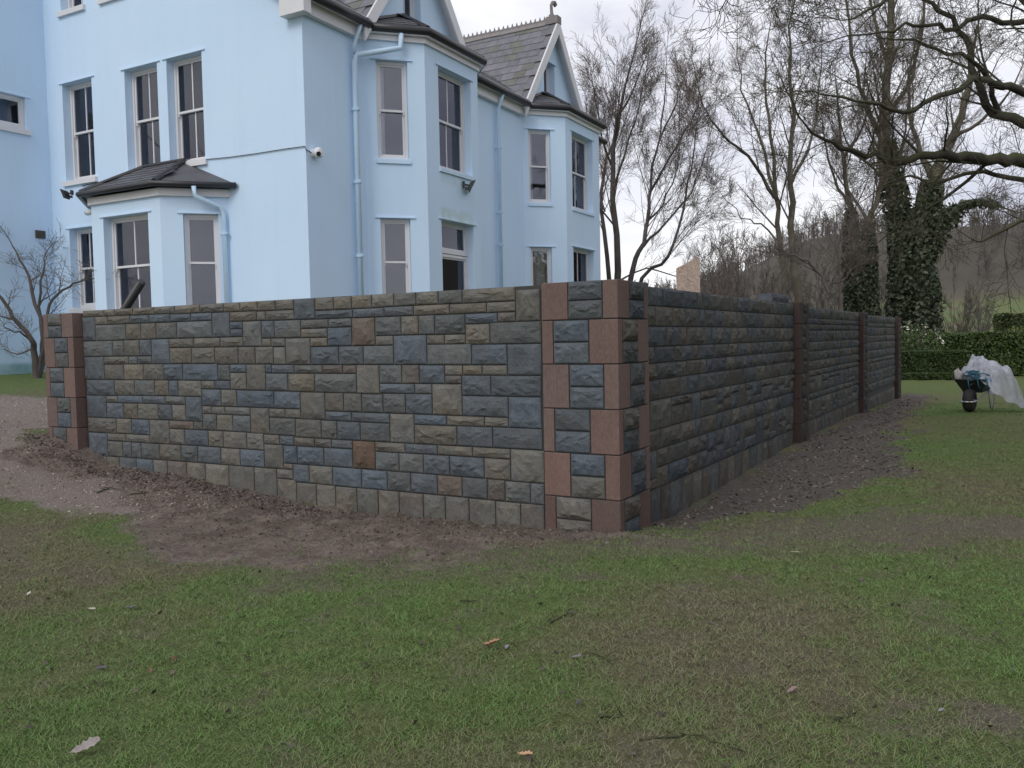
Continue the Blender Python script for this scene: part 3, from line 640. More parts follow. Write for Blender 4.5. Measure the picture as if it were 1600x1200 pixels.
build_side_wall(.64, 6.79, 2.075, -.12, 41, "dark stone wall section running back from the corner pier, with a loose block on top")
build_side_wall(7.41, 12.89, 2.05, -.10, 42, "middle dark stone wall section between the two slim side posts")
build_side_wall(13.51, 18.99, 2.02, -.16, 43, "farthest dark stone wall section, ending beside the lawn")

def quoin(mb_parent, x0, x1, y0, y1, z0, z1, color, name="quoin"):
    g = .004; b = .005
    x0, x1, y0, y1, z0, z1 = x0, x1, y0, y1, z0 + g, z1 - g
    bm_v = [(x0, y0, z0), (x1, y0, z0), (x1, y1, z0), (x0, y1, z0), (x0, y0, z1), (x1, y0, z1), (x1, y1, z1), (x0, y1, z1)]
    mb = MB()
    # chamfered block: inset ring top and bottom
    ring = lambda i, z: [(x0 + i, y0 + i, z), (x1 - i, y0 + i, z), (x1 - i, y1 - i, z), (x0 + i, y1 - i, z)]
    rings = [ring(b, z0), ring(0, z0 + b), ring(0, z1 - b), ring(b, z1)]
    v = [p for rr in rings for p in rr]; f = [(3, 2, 1, 0), (12, 13, 14, 15)]
    for k in range(3):
        for i in range(4): f.append((k * 4 + i, k * 4 + (i + 1) % 4, k * 4 + 4 + (i + 1) % 4, k * 4 + 4 + i))
    mb.add(v, f)
    return mb.build(name, M_SAND, mb_parent, False, color)
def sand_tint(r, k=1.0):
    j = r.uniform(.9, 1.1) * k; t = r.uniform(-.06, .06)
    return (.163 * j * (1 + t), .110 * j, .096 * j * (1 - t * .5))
TIERS = [2.088, 1.763, 1.388, 1.010, .631, .251, -.13]
def build_pier(origin, label, W, Dp, front_left_first, zoff, rows, seed, core_back=.0, side=True):
    """quoined pier: front face towards -y from x=-W..0, side face towards +x from y=0..Dp"""
    p = empty("stone_pier", origin, 0, label, "pier", "sandstone quoined piers")
    r = random.Random(seed)
    mb = MB(); mb.box(-W + .004, .004, -.5, -.004, Dp - .004, rows[0] - .004 + zoff); mb.build("mortar_core", M_MORTAR, p)
    P = .008
    n = len(rows) - 1
    for t in range(n):
        z1, z0 = rows[t] + zoff, rows[t + 1] + zoff
        odd = (t % 2 == 0) == front_left_first
        kq = .78 if t == n - 1 else 1.0
        lw, rw = (W * .345, W * .175) if odd else (W * .135, W * .36)
        sl, sr = (Dp * .36, Dp * .13) if odd else (Dp * .12, Dp * .36)
        wob = r.uniform(-.006, .006)
        quoin(p, -W - P, -W + lw, -P, .12, z0, z1, sand_tint(r, kq))
        # corner quoin wraps from the front on to the side: an L made of one block
        quoin(p, -rw + wob, P, -P, max(sl, .05) if side else Dp + P, z0, z1, sand_tint(r, kq))
        if side: quoin(p, -.12, P, Dp - sr, Dp + P, z0, z1, sand_tint(r, kq * .9))  # side quoin slightly darker, shade put into its colour
        hs = (z1 - z0) / 2
        for k in range(2):
            za, zb_ = z0 + hs * k, z0 + hs * (k + 1)
            code = r.choice("bbbbg") if not (t == n - 2 and k == 0) else 'o'
            if t == n - 1: code = 'o'
            wd = W - lw - rw - .024
            me = rock("stone", wd, hs - .014, r, 8, 6, .030)
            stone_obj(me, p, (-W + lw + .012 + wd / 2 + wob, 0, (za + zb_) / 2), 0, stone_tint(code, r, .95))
            if side:
                wd = Dp - sl - sr - .024
                me = rock("stone", wd, hs - .014, r, 7, 6, .035)
                stone_obj(me, p, (0, sl + .012 + wd / 2, (za + zb_) / 2), math.pi / 2, stone_tint(r.choice("bbgo"), r, .6))  # side stones darker than front ones, shade painted into the tint
    return p
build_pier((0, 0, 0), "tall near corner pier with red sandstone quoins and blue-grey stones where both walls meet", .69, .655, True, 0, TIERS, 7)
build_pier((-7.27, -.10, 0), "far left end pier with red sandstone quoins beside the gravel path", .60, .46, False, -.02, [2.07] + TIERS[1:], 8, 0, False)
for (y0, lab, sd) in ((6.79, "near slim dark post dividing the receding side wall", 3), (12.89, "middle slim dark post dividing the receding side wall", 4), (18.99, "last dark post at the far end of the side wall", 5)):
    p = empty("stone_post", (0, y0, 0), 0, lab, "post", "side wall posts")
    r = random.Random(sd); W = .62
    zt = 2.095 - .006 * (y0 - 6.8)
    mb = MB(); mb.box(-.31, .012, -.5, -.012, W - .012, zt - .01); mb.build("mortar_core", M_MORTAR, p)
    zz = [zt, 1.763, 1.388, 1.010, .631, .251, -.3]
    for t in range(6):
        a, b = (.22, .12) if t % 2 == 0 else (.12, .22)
        quoin(p, -.32, .006, 0, a, zz[t + 1], zz[t], sand_tint(r, .32)); quoin(p, -.12, .006, W - b, W, zz[t + 1], zz[t], sand_tint(r, .32))  # same sandstone toned far down, the posts' shade is in the colour
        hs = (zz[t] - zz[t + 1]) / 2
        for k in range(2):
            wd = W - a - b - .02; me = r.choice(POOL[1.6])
            stone_obj(me, p, (-.008, a + .01 + wd / 2, zz[t + 1] + hs * (k + .5)), math.pi / 2, stone_tint(r.choice("bgo"), r, .36), (wd / .288, .7, (hs - .012) / .18))  # post stones darkened likewise to stand in for shade
# loose block lying on the side wall
lb = rock("stone_block", 1.0, .12, random.Random(77), 10, 5, .03)
mbk = MB(); mbk.v = [tuple(v.co) for v in lb.vertices]; mbk.f = [tuple(p.vertices) for p in lb.polygons]
mbk.box(-.495, .0, -.055, .495, .18, .058)
o = mbk.build("stone_block", M_STONE, None, False, (.085, .095, .115)); o.location = (-.12, 6.05, 2.063 + .06); o.rotation_euler = (0, 0, math.pi / 2)
tag(o, "loose blue-grey stone block lying on top of the side wall", "stone block")

# ------------------------------------------------------------------ house
R2 = math.sqrt(.5)
HOUSE = empty("house", (-8.259, 5.109, 0), math.radians(1.884), "large pale blue rendered house with steep gables, bay windows and slate roofs", "house")
def frame(p, d, n):
    return lambda s, o, z: (p[0] + d[0] * s - n[0] * o, p[1] + d[1] * s - n[1] * o, z)
def facade(mb, W, L, z0, z1, ops, rev=.2, bare=()):
    allop = list(ops) + list(bare)
    ss = sorted({0, L, *[v for o in allop for v in o[:2]]}); zs = sorted({z0, z1, *[v for o in allop for v in o[2:]]})
    for a, b in zip(ss, ss[1:]):
        for c, d in zip(zs, zs[1:]):
            ms, mz = (a + b) / 2, (c + d) / 2
            if any(o[0] < ms < o[1] and o[2] < mz < o[3] for o in allop): continue
            mb.quad(W(a, 0, c), W(b, 0, c), W(b, 0, d), W(a, 0, d))
    for (a, b, c, d) in ops:
        mb.quad(W(a, 0, c), W(a, rev, c), W(a, rev, d), W(a, 0, d)); mb.quad(W(b, 0, c), W(b, 0, d), W(b, rev, d), W(b, rev, c))
        mb.quad(W(a, 0, d), W(a, rev, d), W(b, rev, d), W(b, 0, d)); mb.quad(W(a, 0, c), W(b, 0, c), W(b, rev, c), W(a, rev, c))
def window(W, s0, s1, za, zb, bar=True, sill=True, curtain='side', rev=.2, door=False, zm=None, sashes=True, room=1.3, drip=True, sillm=None):
    e = .004
    f = MB(); fw = .055
    a, b, c, d = s0 + e, s1 - e, za + e, zb - e
    o0, o1 = rev - .03, rev + .11
    f.fbox(W, a, a + fw, o0, o1, c, d); f.fbox(W, b - fw, b, o0, o1, c, d)
    f.fbox(W, a + fw, b - fw, o0, o1, d - fw, d); f.fbox(W, a + fw, b - fw, o0, o1, c, c + fw * 1.4)
    win = f.build("window", M_WHITE, HOUSE)
    ia, ib, ic, idd = a + fw, b - fw, c + fw * 1.4, d - fw
    if zm is None: zm = (ic + idd) / 2
    st = .038; bw = .013
    def sash(z0, z1, oo, bar):
        m = MB(); m.fbox(W, ia, ia + st, oo, oo + .04, z0, z1); m.fbox(W, ib - st, ib, oo, oo + .04, z0, z1)
        m.fbox(W, ia + st, ib - st, oo, oo + .04, z1 - st, z1); m.fbox(W, ia + st, ib - st, oo, oo + .04, z0, z0 + st * 1.15)
        mid = (ia + ib) / 2
        if bar: m.fbox(W, mid - bw, mid + bw, oo + .003, oo + .037, z0 + st * 1.15, z1 - st)
        m.build("sash", M_WHITE, win)
        parts = [(ia + st, mid - bw), (mid + bw, ib - st)] if bar else [(ia + st, ib - st)]
        for (q0, q1) in parts:
            g = MB(); g.fbox(W, q0, q1, oo + .016, oo + .020, z0 + st * 1.15, z1 - st); g.build("pane", M_GLASS, win)
    if sashes:
        sash(zm - .02, idd, o0 + .025, bar); sash(ic, zm + .02, o0 + .070, bar)
        hs = MB()      # sash horns
        for q in (ia + .005, ib - .033): hs.fbox(W, q, q + .028, o0 + .027, o0 + .06, zm - .075, zm - .021)
        hs.build("sash_horn", M_WHITE, win)
    else:
        sash(ic, idd, o0 + .03, bar)
    if door:
        pass
    if sill:
        m = MB()
        if sillm: m.fbox(W, s0 - .03, s1 + .03, -.035, .0, za - .085, za - .003)
        else: m.fbox(W, s0 - .07, s1 + .07, -.06, .0, za - .11, za - .003)
        m.fbox(W, s0 + .004, s1 - .004, .0, rev - .032, za - .05, za + .012)
        m.build("sill", sillm or M_WHITE, win)
    if drip:
        m = MB(); m.fbox(W, s0 - .10, s1 + .10, -.028, -.001, zb + .002, zb + .026); m.build("drip_mould", M_BLUE, win)
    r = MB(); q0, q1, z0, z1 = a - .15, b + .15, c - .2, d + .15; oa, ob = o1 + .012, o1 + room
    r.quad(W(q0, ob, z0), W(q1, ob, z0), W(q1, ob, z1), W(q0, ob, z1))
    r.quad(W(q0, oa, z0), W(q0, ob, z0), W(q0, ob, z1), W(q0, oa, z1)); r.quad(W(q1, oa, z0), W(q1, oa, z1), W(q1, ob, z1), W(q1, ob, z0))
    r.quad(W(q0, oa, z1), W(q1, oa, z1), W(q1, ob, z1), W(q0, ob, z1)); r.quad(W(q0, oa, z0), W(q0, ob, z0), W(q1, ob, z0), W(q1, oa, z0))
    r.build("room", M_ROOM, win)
    def drape(x0, x1, mat, amp=.03):
        m = MB(); n = max(8, int((x1 - x0) / .025)); vs = []
        for k in range(n + 1):
            x = x0 + (x1 - x0) * k / n; y = o1 + .10 + amp * math.sin(k * 1.35) + amp * .5 * math.sin(k * .53)
            vs += [W(x, y, ic - .02), W(x, y, idd + .02)]
        m.add(vs, [(2 * k, 2 * k + 2, 2 * k + 3, 2 * k + 1) for k in range(n)])
        m.build("curtain", mat, win, True)
    w = ib - ia
    if curtain == 'left': drape(ia - .03, ia + w * .26, M_CURTAIN)
    elif curtain == 'side': drape(ia - .03, ia + w * .22, M_CURTAIN); drape(ib - w * .22, ib + .03, M_CURTAIN)
    elif curtain == 'net': drape(ia - .03, ib + .03, M_NET, .018)
    elif curtain == 'right': drape(ib - w * .3, ib + .03, M_CURTAIN)
    return win

Z_EAVE, ZG = 7.84, .3
wall = MB()
# left face (looks towards -y)
LW = frame((-7.4, 0), (1, 0), (0, -1)); lu = lambda u: u + 7.4
ops_left = [(lu(-6.86), lu(-5.87), 5.25, 7.34), (lu(-4.82), lu(-3.83), 5.235, 7.305), (lu(-3.555), lu(-2.56), 5.235, 7.305), (lu(-6.84), lu(-6.05), 2.48, 4.22)]
facade(wall, LW, 7.4, ZG, Z_EAVE, ops_left, bare=[(lu(-5.3), lu(-2.4), 1.0, 4.4)])
zr = lambda u: Z_EAVE + (-u) * 1.15
att = [(-6.79, -6.03, 8.86, 10.4), (-5.42, -4.66, 8.86, 10.4)]
facade(wall, LW, lu(-3.7), Z_EAVE, 12.09, [(lu(a), lu(b), c, d) for a, b, c, d in att])
wall.poly([(-3.7, 0, Z_EAVE), (0, 0, Z_EAVE), (-3.7, 0, 10.44)])
# wing at the left (its side looks towards +x)
WW = frame((-7.4, 0), (0, -1), (1, 0))
facade(wall, WW, 1.5, ZG, 12.09, [(.50, 1.26, 6.33, 7.02)])
# right face
RW = frame((0, 0), (0, 1), (1, 0))
facade(wall, RW, 13.4, ZG, Z_EAVE, [], bare=[(1.9, 5.35, 1.0, 7.5), (8.55, 12.2, 1.0, 7.5)])
# bays
BAYS = []
def bay(p0, X, v_edge, v_end, cant_w, mid_w, low_mid):
    L = math.hypot(X, X)
    Wc = frame((0, p0), (R2, R2), (R2, -R2)); Wm = frame((X, v_edge), (0, 1), (1, 0)); Wr = frame((X, v_end), (-R2, R2), (R2, R2))
    zt = 7.66
    facade(wall, Wc, L, ZG, zt, [(cant_w[0], cant_w[1], 5.25, 7.19), (cant_w[0] + .012, cant_w[1] - .012, 1.75, 4.085)])
    facade(wall, Wm, v_end - v_edge, ZG, zt, [(mid_w[0], mid_w[1], 5.20, 7.27), (mid_w[0], mid_w[1], low_mid, 4.14)])
    facade(wall, Wr, L, ZG, zt, [])
    BAYS.append((Wc, Wm, Wr, L, v_end - v_edge, X, p0, v_edge, v_end))
    return Wc, Wm
B1c, B1m = bay(1.72, .866, 2.586, 4.649, (.245, .872), (.484, 1.764), 1.45)
B2c, B2m = bay(8.39, .854, 9.244, 11.548, (.155, .785), (.405, 1.83), 1.75)
# left ground-floor bay
LBf = frame((-4.86, -.858), (1, 0), (0, -1)); LBc = frame((-2.858, -.858), (R2, R2), (R2, -R2)); LBl = frame((-5.718, 0), (R2, -R2), (-R2, -R2))
facade(wall, LBf, 2.002, ZG, 4.60, [(.35, 1.66, 1.75, 4.17)])
facade(wall, LBc, 1.213, ZG, 4.60, [(.40, 1.033, 1.75, 4.12)])
facade(wall, LBl, 1.213, ZG, 4.60, [])
# gables over the two tall bays
GAB = [(1.62, 5.54, 3.13, 3.77, 8.42, 9.55), (8.29, 12.21, 9.74, 10.42, 8.42, 9.36)]
G_SL = 1.333
for (g0, g1, w0, w1, za, zb) in GAB:
    ap = (g0 + g1) / 2; zt = lambda v: Z_EAVE + (min(v - g0, g1 - v)) * G_SL
    wall.poly([(0, g0, Z_EAVE), (0, w0, Z_EAVE), (0, w0, zt(w0))]); wall.poly([(0, w1, Z_EAVE), (0, g1, Z_EAVE), (0, w1, zt(w1))])
    wall.quad((0, w0, Z_EAVE), (0, w1, Z_EAVE), (0, w1, za), (0, w0, za))
    top = [(0, w0, zb), (0, w1, zb), (0, w1, zt(w1))] + ([(0, ap, zt(ap))] if w0 < ap < w1 else []) + [(0, w0, zt(w0))]
    wall.poly(top)
    for q in (w0, w1): wall.quad((0, q, za), (-.2, q, za), (-.2, q, zb), (0, q, zb))
    wall.quad((0, w0, zb), (0, w1, zb), (-.2, w1, zb), (-.2, w0, zb)); wall.quad((0, w0, za), (0, w1, za), (-.2, w1, za), (-.2, w0, za))
wall.quad((-7.4, -1.5, ZG), (-11, -1.5, ZG), (-11, -1.5, 12.09), (-7.4, -1.5, 12.09)); wall.quad((-11, -1.5, ZG), (-11, 6, ZG), (-11, 6, 12.09), (-11, -1.5, 12.09))
wall.build("wall", M_BLUE, HOUSE)

for (a, b, c, d), cu in zip(ops_left, ('left', 'left', 'left', 'left')):
    window(LW, a, b, c, d, True, True, cu)
for (a, b, c, d) in att: window(LW, lu(a), lu(b), c, d, True, True, None)
window(WW, .50, 1.26, 6.33, 7.02, False, True, None, .1, sashes=False)
window(LBf, .35, 1.66, 1.75, 4.17, True, True, 'left', zm=3.2)
window(LBc, .40, 1.033, 1.75, 4.12, False, True, None, .12, zm=3.2)
window(B1c, .245, .872, 5.25, 7.19, False, True, 'left', .12, sillm=M_BLUE)
window(B1c, .257, .860, 1.75, 4.085, False, True, None, .12, zm=3.22, sillm=M_BLUE)
window(B1m, .484, 1.764, 5.20, 7.27, True, True, 'right', sillm=M_BLUE)
window(B1m, .484, 1.764, 3.47, 4.14, False, False, None, sashes=False, sillm=M_BLUE)          # light over the door
dm = window(B1m, .484, 1.764, 1.45, 3.46, False, False, 'right', sashes=False, drip=False, sillm=M_BLUE)
window(B2c, .155, .785, 5.25, 7.19, False, True, 'left', .12, sillm=M_BLUE)
window(B2c, .167, .773, 1.75, 4.085, False, True, 'net', .12, zm=3.0, sillm=M_BLUE)
window(B2m, .405, 1.83, 5.20, 7.27, True, True, 'right', sillm=M_BLUE)
window(B2m, .405, 1.83, 1.75, 4.14, True, True, 'net', zm=3.0, sillm=M_BLUE)
for (g0, g1, w0, w1, za, zb) in GAB:
    window(RW, w0, w1, za, zb, True, True, None, .2, sashes=False, room=.7)

# roofs ---------------------------------------------------------------
roof = MB()
EU = .20                                  # eave overhang
sl = .70
roof.prism([(EU, -.25, Z_EAVE - EU * 0 - .03), (EU, 13.6, Z_EAVE - .03), (-3.7, 13.6, 10.44), (-3.7, -.25, 10.44)], (0, 0, .05))
roof.prism([(-3.7, 1.1, 10.44), (-3.7, 13.6, 10.44), (-7.4, 13.6, 7.84), (-7.4, 1.1, 7.84)], (0, 0, .05))
roof.prism([(-7.5, -.25, 12.1), (-3.7, -.25, 12.1), (-3.7, 1.2, 12.1), (-7.5, 1.2, 12.1)], (0, 0, .1))
roof.prism([(-10.5, .6, 12.1), (-7.3, .6, 12.1), (-7.3, -1.7, 12.1), (-10.5, -1.7, 12.1)], (0, 0, .1))
for (g0, g1, *_r) in GAB:
    ap = (g0 + g1) / 2; za = Z_EAVE + (ap - g0) * G_SL
    for q, sg in ((g0, -1), (g1, 1)):
        ov = .10
        roof.prism([(.17, q + sg * ov, Z_EAVE - ov * G_SL + .012), (.17, ap, za + .012), (-3.7, ap, za + .012), (-3.7, q + sg * ov, Z_EAVE - ov * G_SL + .012)], (0, 0, .05))
ROOF = roof.build("roof", M_SLATE, HOUSE, False, (.12, .12, .135))

def slate_mesh(w, e):
    m = MB(); h = e * 1.75; t = .009
    m.hexa([(-w / 2 + .003, 0, .020), (w / 2 - .003, 0, .020), (w / 2 - .003, h, .002), (-w / 2 + .003, h, .002),
            (-w / 2 + .003, 0, .020 + t), (w / 2 - .003, 0, .020 + t), (w / 2 - .003, h, .002 + t), (-w / 2 + .003, h, .002 + t)])
    me = m.mesh("slate"); me.materials.append(M_SLATE); return me
def inside(p, poly):
    c = False; n = len(poly)
    for i in range(n):
        a, b = poly[i], poly[(i + 1) % n]
        if (a[1] > p[1]) != (b[1] > p[1]) and p[0] < (b[0] - a[0]) * (p[1] - a[1]) / (b[1] - a[1]) + a[0]: c = not c
    return c
rs = random.Random(9)
def slate_fill(parent, o, ds, dt, poly, w, e, moss=0.0, tone=1.0, flush=False):
    me = slate_mesh(w, e); ds = Vector(ds).normalized(); dt = Vector(dt).normalized(); n = ds.cross(dt)
    smin = min(p[0] for p in poly); smax = max(p[0] for p in poly); tmax = max(p[1] for p in poly); row = 0; t = -.02
    while t < tmax:
        s = smin - w * (row % 2) * .5 if not flush else smax - w * .5 - w * math.ceil((smax - smin) / w) - w * (row % 2) * .5
        while s < smax + w:
            if inside((s + w / 2, t + e * .5), poly) or inside((s + w * .25, t + e * .5), poly) and inside((s + w * .6, t + e * .3), poly):
                x = bpy.data.objects.new("slate", me); COL.objects.link(x); x.parent = parent
                P = Vector(o) + ds * (s + w / 2) + dt * t + n * rs.uniform(0, .004)
                r = rs.uniform(-.012, .012)
                d2 = (ds * math.cos(r) + dt * math.sin(r)); t2 = (dt * math.cos(r) - ds * math.sin(r))
                x.matrix_local = Matrix(((d2.x, t2.x, n.x, P.x), (d2.y, t2.y, n.y, P.y), (d2.z, t2.z, n.z, P.z), (0, 0, 0, 1)))
                k = rs.uniform(.86, 1.14) * tone
                c = (.158 * k, .158 * k, .178 * k) if rs.random() > .22 else (.185 * k, .178 * k, .202 * k)
                if rs.random() < moss: c = (.135 * k, .138 * k, .118 * k)
                x.color = (*c, 1)
            s += w
        t += e; row += 1
# second gable, slope facing the camera
for gi, (g0, g1, *_r) in enumerate(GAB):
    ap = (g0 + g1) / 2; hh = ap - g0 + .1; sl_len = hh * math.hypot(1, G_SL)
    o0 = Vector((.17, g0 - .1, Z_EAVE - .1 * G_SL + .062)); dt = Vector((0, 1, G_SL)).normalized()
    if gi == 1: slate_fill(ROOF, o0, (1, 0, 0), dt, [(-.15, 0), (-.42, 0), (-4.0, sl_len), (-.15, sl_len)], .36, .285, .16, 1.0, True)
    else: slate_fill(ROOF, o0, (1, 0, 0), dt, [(-.15, 0), (-.42, 0), (-1.9, sl_len * .45), (-.15, sl_len * .45)], .36, .285, .1, 1.0, True)
# the slates face outwards: main slope between and before the gables
dtm = Vector((-1, 0, sl)).normalized()
for (a, b, wid) in ((5.5, 8.3, 1), (-.25, 1.62, 0)):
    slate_fill(ROOF, (EU, a, Z_EAVE + .02), (0, 1, 0), dtm, [(0, 0), (b - a, 0), (b - a + (.8 if wid else .7), 1.9), (-.7 if wid else 0, 1.9)], .36, .26, .1)
# ridge crest tiles of the second gable, each with two points
cm = MB()
for sgn in (-1, 1): cm.prism([(0, sgn * .01, .03), (.29, sgn * .01, .03), (.29, sgn * .13, -.10), (0, sgn * .13, -.10)], (0, 0, .02))
cm.prism([(.0, -.012, .03), (.29, -.012, .03), (.29, -.012, .07), (.255, -.012, .10), (.218, -.012, .205), (.18, -.012, .10), (.145, -.012, .07), (.11, -.012, .10), (.073, -.012, .205), (.035, -.012, .10), (0, -.012, .07)], (0, .024, 0))
cme = cm.mesh("ridge_tile"); cme.materials.append(M_CREST)
for gi, (g0, g1, *_r) in enumerate(GAB):
    ap = (g0 + g1) / 2; za = Z_EAVE + (ap - g0) * G_SL
    for k in range(12):
        x = bpy.data.objects.new("ridge_tile", cme); COL.objects.link(x); x.parent = ROOF; x.location = (-.12 - .297 * (k + 1), ap, za + .06 + rs.uniform(-.006, .006))
# finials
for gi, (g0, g1, *_r) in enumerate(GAB):
    ap = (g0 + g1) / 2; za = Z_EAVE + (ap - g0) * G_SL
    m = MB(); m.box(-.10, ap - .13, za - .02, .26, ap + .13, za + .19); m.box(-.03, ap - .08, za + .19, .10, ap + .08, za + .26)
    pts = [(.03, ap, za + .24), (.025, ap - .01, za + .40), (.03, ap - .03, za + .52), (.05, ap + .02, za + .61), (.07, ap + .10, za + .63), (.07, ap + .15, za + .58), (.06, ap + .12, za + .54)]
    m.tube(pts, [.055, .045, .045, .05, .055, .06, .04], 8)
    m.build("finial", M_CREST, ROOF)
# barge boards
for (g0, g1, *_r) in GAB:
    ap = (g0 + g1) / 2; za = Z_EAVE + (ap - g0) * G_SL
    for q, sg in ((g0, -1), (g1, 1)):
        fo = Vector((0, q + sg * .12, Z_EAVE - .12 * G_SL)); to = Vector((0, ap, za))
        dn = Vector((0, 0, -.30))
        m = MB()
        m.prism([fo + Vector((.20, 0, .10)), to + Vector((.20, 0, .10)), to + Vector((.20, 0, 0)) + dn, fo + Vector((.20, 0, 0)) + dn * .85], (.05, 0, 0))
        m.prism([fo + Vector((.002, 0, -.03)), to + Vector((.002, 0, -.03)), to + Vector((.199, 0, -.03)), fo + Vector((.199, 0, -.03))], (0, 0, .03))
        m.build("barge_board", M_WHITE, HOUSE)
# white kneeler and barge of the tall left gable
m = MB(); m.box(-.34, -.20, 7.46, .23, -.003, 7.80); m.build("kneeler", M_WHITE, HOUSE)
m = MB(); m.prism([(.05, -.20, 7.85), (-3.7, -.20, 10.5), (-3.7, -.20, 10.2), (-.35, -.20, 7.83)], (0, .05, 0)); m.build("barge_board", M_WHITE, HOUSE)
# fascias and gutters
def gutter(pts, r=.085, z=None):
    m = MB(); m.tube(pts, r, 10); return m.build("gutter", M_GUTTER, HOUSE, True)
for (a, b) in ((.02, 1.62), (5.54, 8.28), (12.3, 13.5)):
    m = MB(); m.box(.003, a, 7.50, .12, b, 7.72); m.box(.003, a, 7.725, .19, b, 7.79); m.build("fascia", M_WHITE, HOUSE)
    gutter([(.26, a, 7.77), (.26, b, 7.77)], .08)
    m = MB(); m.prism([(.31, a, 7.842), (.31, b, 7.842), (.22, b, 7.90), (.22, a, 7.90)], (0, 0, .012)); m.build("lead_flashing", M_LEAD, ROOF)
def hip_roof(outline, ridge, z_e, z_r, w, e, moss):
    """outline: eave points along the bay (4), ridge: two points on the wall"""
    m = MB(); O = [Vector((*p, z_e)) for p in outline]; A, B = [Vector((*p, z_r)) for p in ridge]
    m.poly([O[0], O[1], A]); m.poly([O[1], O[2], B, A]); m.poly([O[2], O[3], B]); m.poly(O)
    r = m.build("bay_roof", M_SLATE, HOUSE, False, (.10, .10, .11))
    for face in ([O[0], O[1], A], [O[1], O[2], B, A]):
        ds = (face[1] - face[0]).normalized(); n = ds.cross(face[2] - face[0]).normalized(); dt = n.cross(ds)
        poly = [((p - face[0]).dot(ds), (p - face[0]).dot(dt)) for p in face]
        slate_fill(r, face[0] + n * .004, ds, dt, poly, w, e, moss, .62)
    hm = MB()
    for a, b in ((O[0], A), (O[1], A), (O[2], B), (A, B)): hm.tube([a + Vector((0, 0, .03)), b + Vector((0, 0, .03))], .055, 7)
    hm.build("hip_tiles", M_GUTTER, r)
    return r
for (Wc, Wm, Wr, L, Lm, X, p0, ve, vend) in BAYS:
    k = .14; t = k * math.tan(math.radians(22.5))
    O = [(.005, p0 - k / R2), (X + k, ve - t), (X + k, vend + t), (.005, vend + X + k / R2)]
    g = (p0 + X + vend) / 2
    hip_roof(O, [(.03, ve + .48), (.03, vend - .5)], 7.80, 8.40, .28, .2, .12)
    gutter([(a[0], a[1], 7.765) for a in O], .085)
    m = MB()
    kk = .05; tt = kk * math.tan(math.radians(22.5))
    I = [(.005, p0 - kk / R2), (X + kk, ve - tt), (X + kk, vend + tt), (.005, vend + X + kk / R2)]
    m.prism([(*q, 7.56) for q in I], (0, 0, .1)); m.prism([(q[0], q[1], 7.665) for q in O], (0, 0, .02)); m.build("fascia", M_WHITE, HOUSE)
O = [(-6.08, -.005), (-4.95, -1.03), (-2.78, -1.03), (-1.72, -.005)]
hip_roof(O, [(-4.30, -.03), (-3.12, -.03)], 4.655, 5.235, .24, .17, .2)
gutter([(a[0], a[1] - .03, 4.64) for a in O], .055)
m = MB(); I = [(-5.80, -.005), (-4.89, -.915), (-2.83, -.915), (-1.92, -.005)]
m.prism([(*q, 4.44) for q in I], (0, 0, .14)); m.build("fascia", M_WHITE, HOUSE)
# downpipes with brackets
def downpipe(pts, r=.045, clips=()):
    m = MB(); m.tube(pts, r, 10); p = m.build("downpipe", M_DOWNPIPE, HOUSE, True)
    x, y, _ = pts[-1]
    for z in clips:
        c = MB(); c.tube([(x, y, z - .03), (x, y, z + .03)], r * 1.35, 10); c.box(x - .09, y - .02, z - .012, x + .09, y + .02, z + .012)
        c.build("pipe_clip", M_DOWNPIPE, p)
downpipe([(.62, 2.16, 7.68), (.60, 2.14, 7.40), (.42, 1.80, 7.28), (.13, 1.36, 7.14), (.10, 1.33, 7.0), (.10, 1.33, .9)], .055, (6.1, 4.72, 3.3))
downpipe([(.24, 1.40, 7.74), (.16, 1.36, 7.50), (.10, 1.33, 7.32), (.10, 1.33, 7.16)], .04)
downpipe([(.24, 6.95, 7.72), (.14, 6.93, 7.45), (.10, 6.92, 7.30), (.10, 6.92, .9)], .045, (6.4, 4.8, 4.0))
downpipe([(-2.25, -.58, 4.6), (-2.25, -.56, 4.42), (-2.05, -.16, 4.26), (-2.02, -.09, 4.12), (-2.02, -.09, .9)], .045, (3.75,))
# thin cable slung along the left face
cab = MB(); pts = []
for px, py in ((474, 228), (440, 233), (400, 240), (360, 246), (322, 250)):
    q = HOUSE.matrix_basis.inverted() @ on_y(px, py, 5.05); pts.append((q.x, -.02, q.z))
pts += [(-3.1, -.02, 5.10), (-4.6, -.02, 5.11), (-5.9, -.02, 5.12), (-6.3, -.02, 5.10)]
cab.tube([(.02, .16, 5.06), (.02, -.02, 5.10)] + pts, .008, 6); cab.build("cable", M_BLACK, HOUSE)
m = MB(); m.box(-7.399, -.42, 4.03, -7.37, -.20, 4.20)
for k in range(4): m.box(-7.372, -.40, 4.05 + k * .036, -7.36, -.22, 4.07 + k * .036)
m.build("air_vent", simple("brown_vent", (.09, .075, .06), .7), HOUSE)

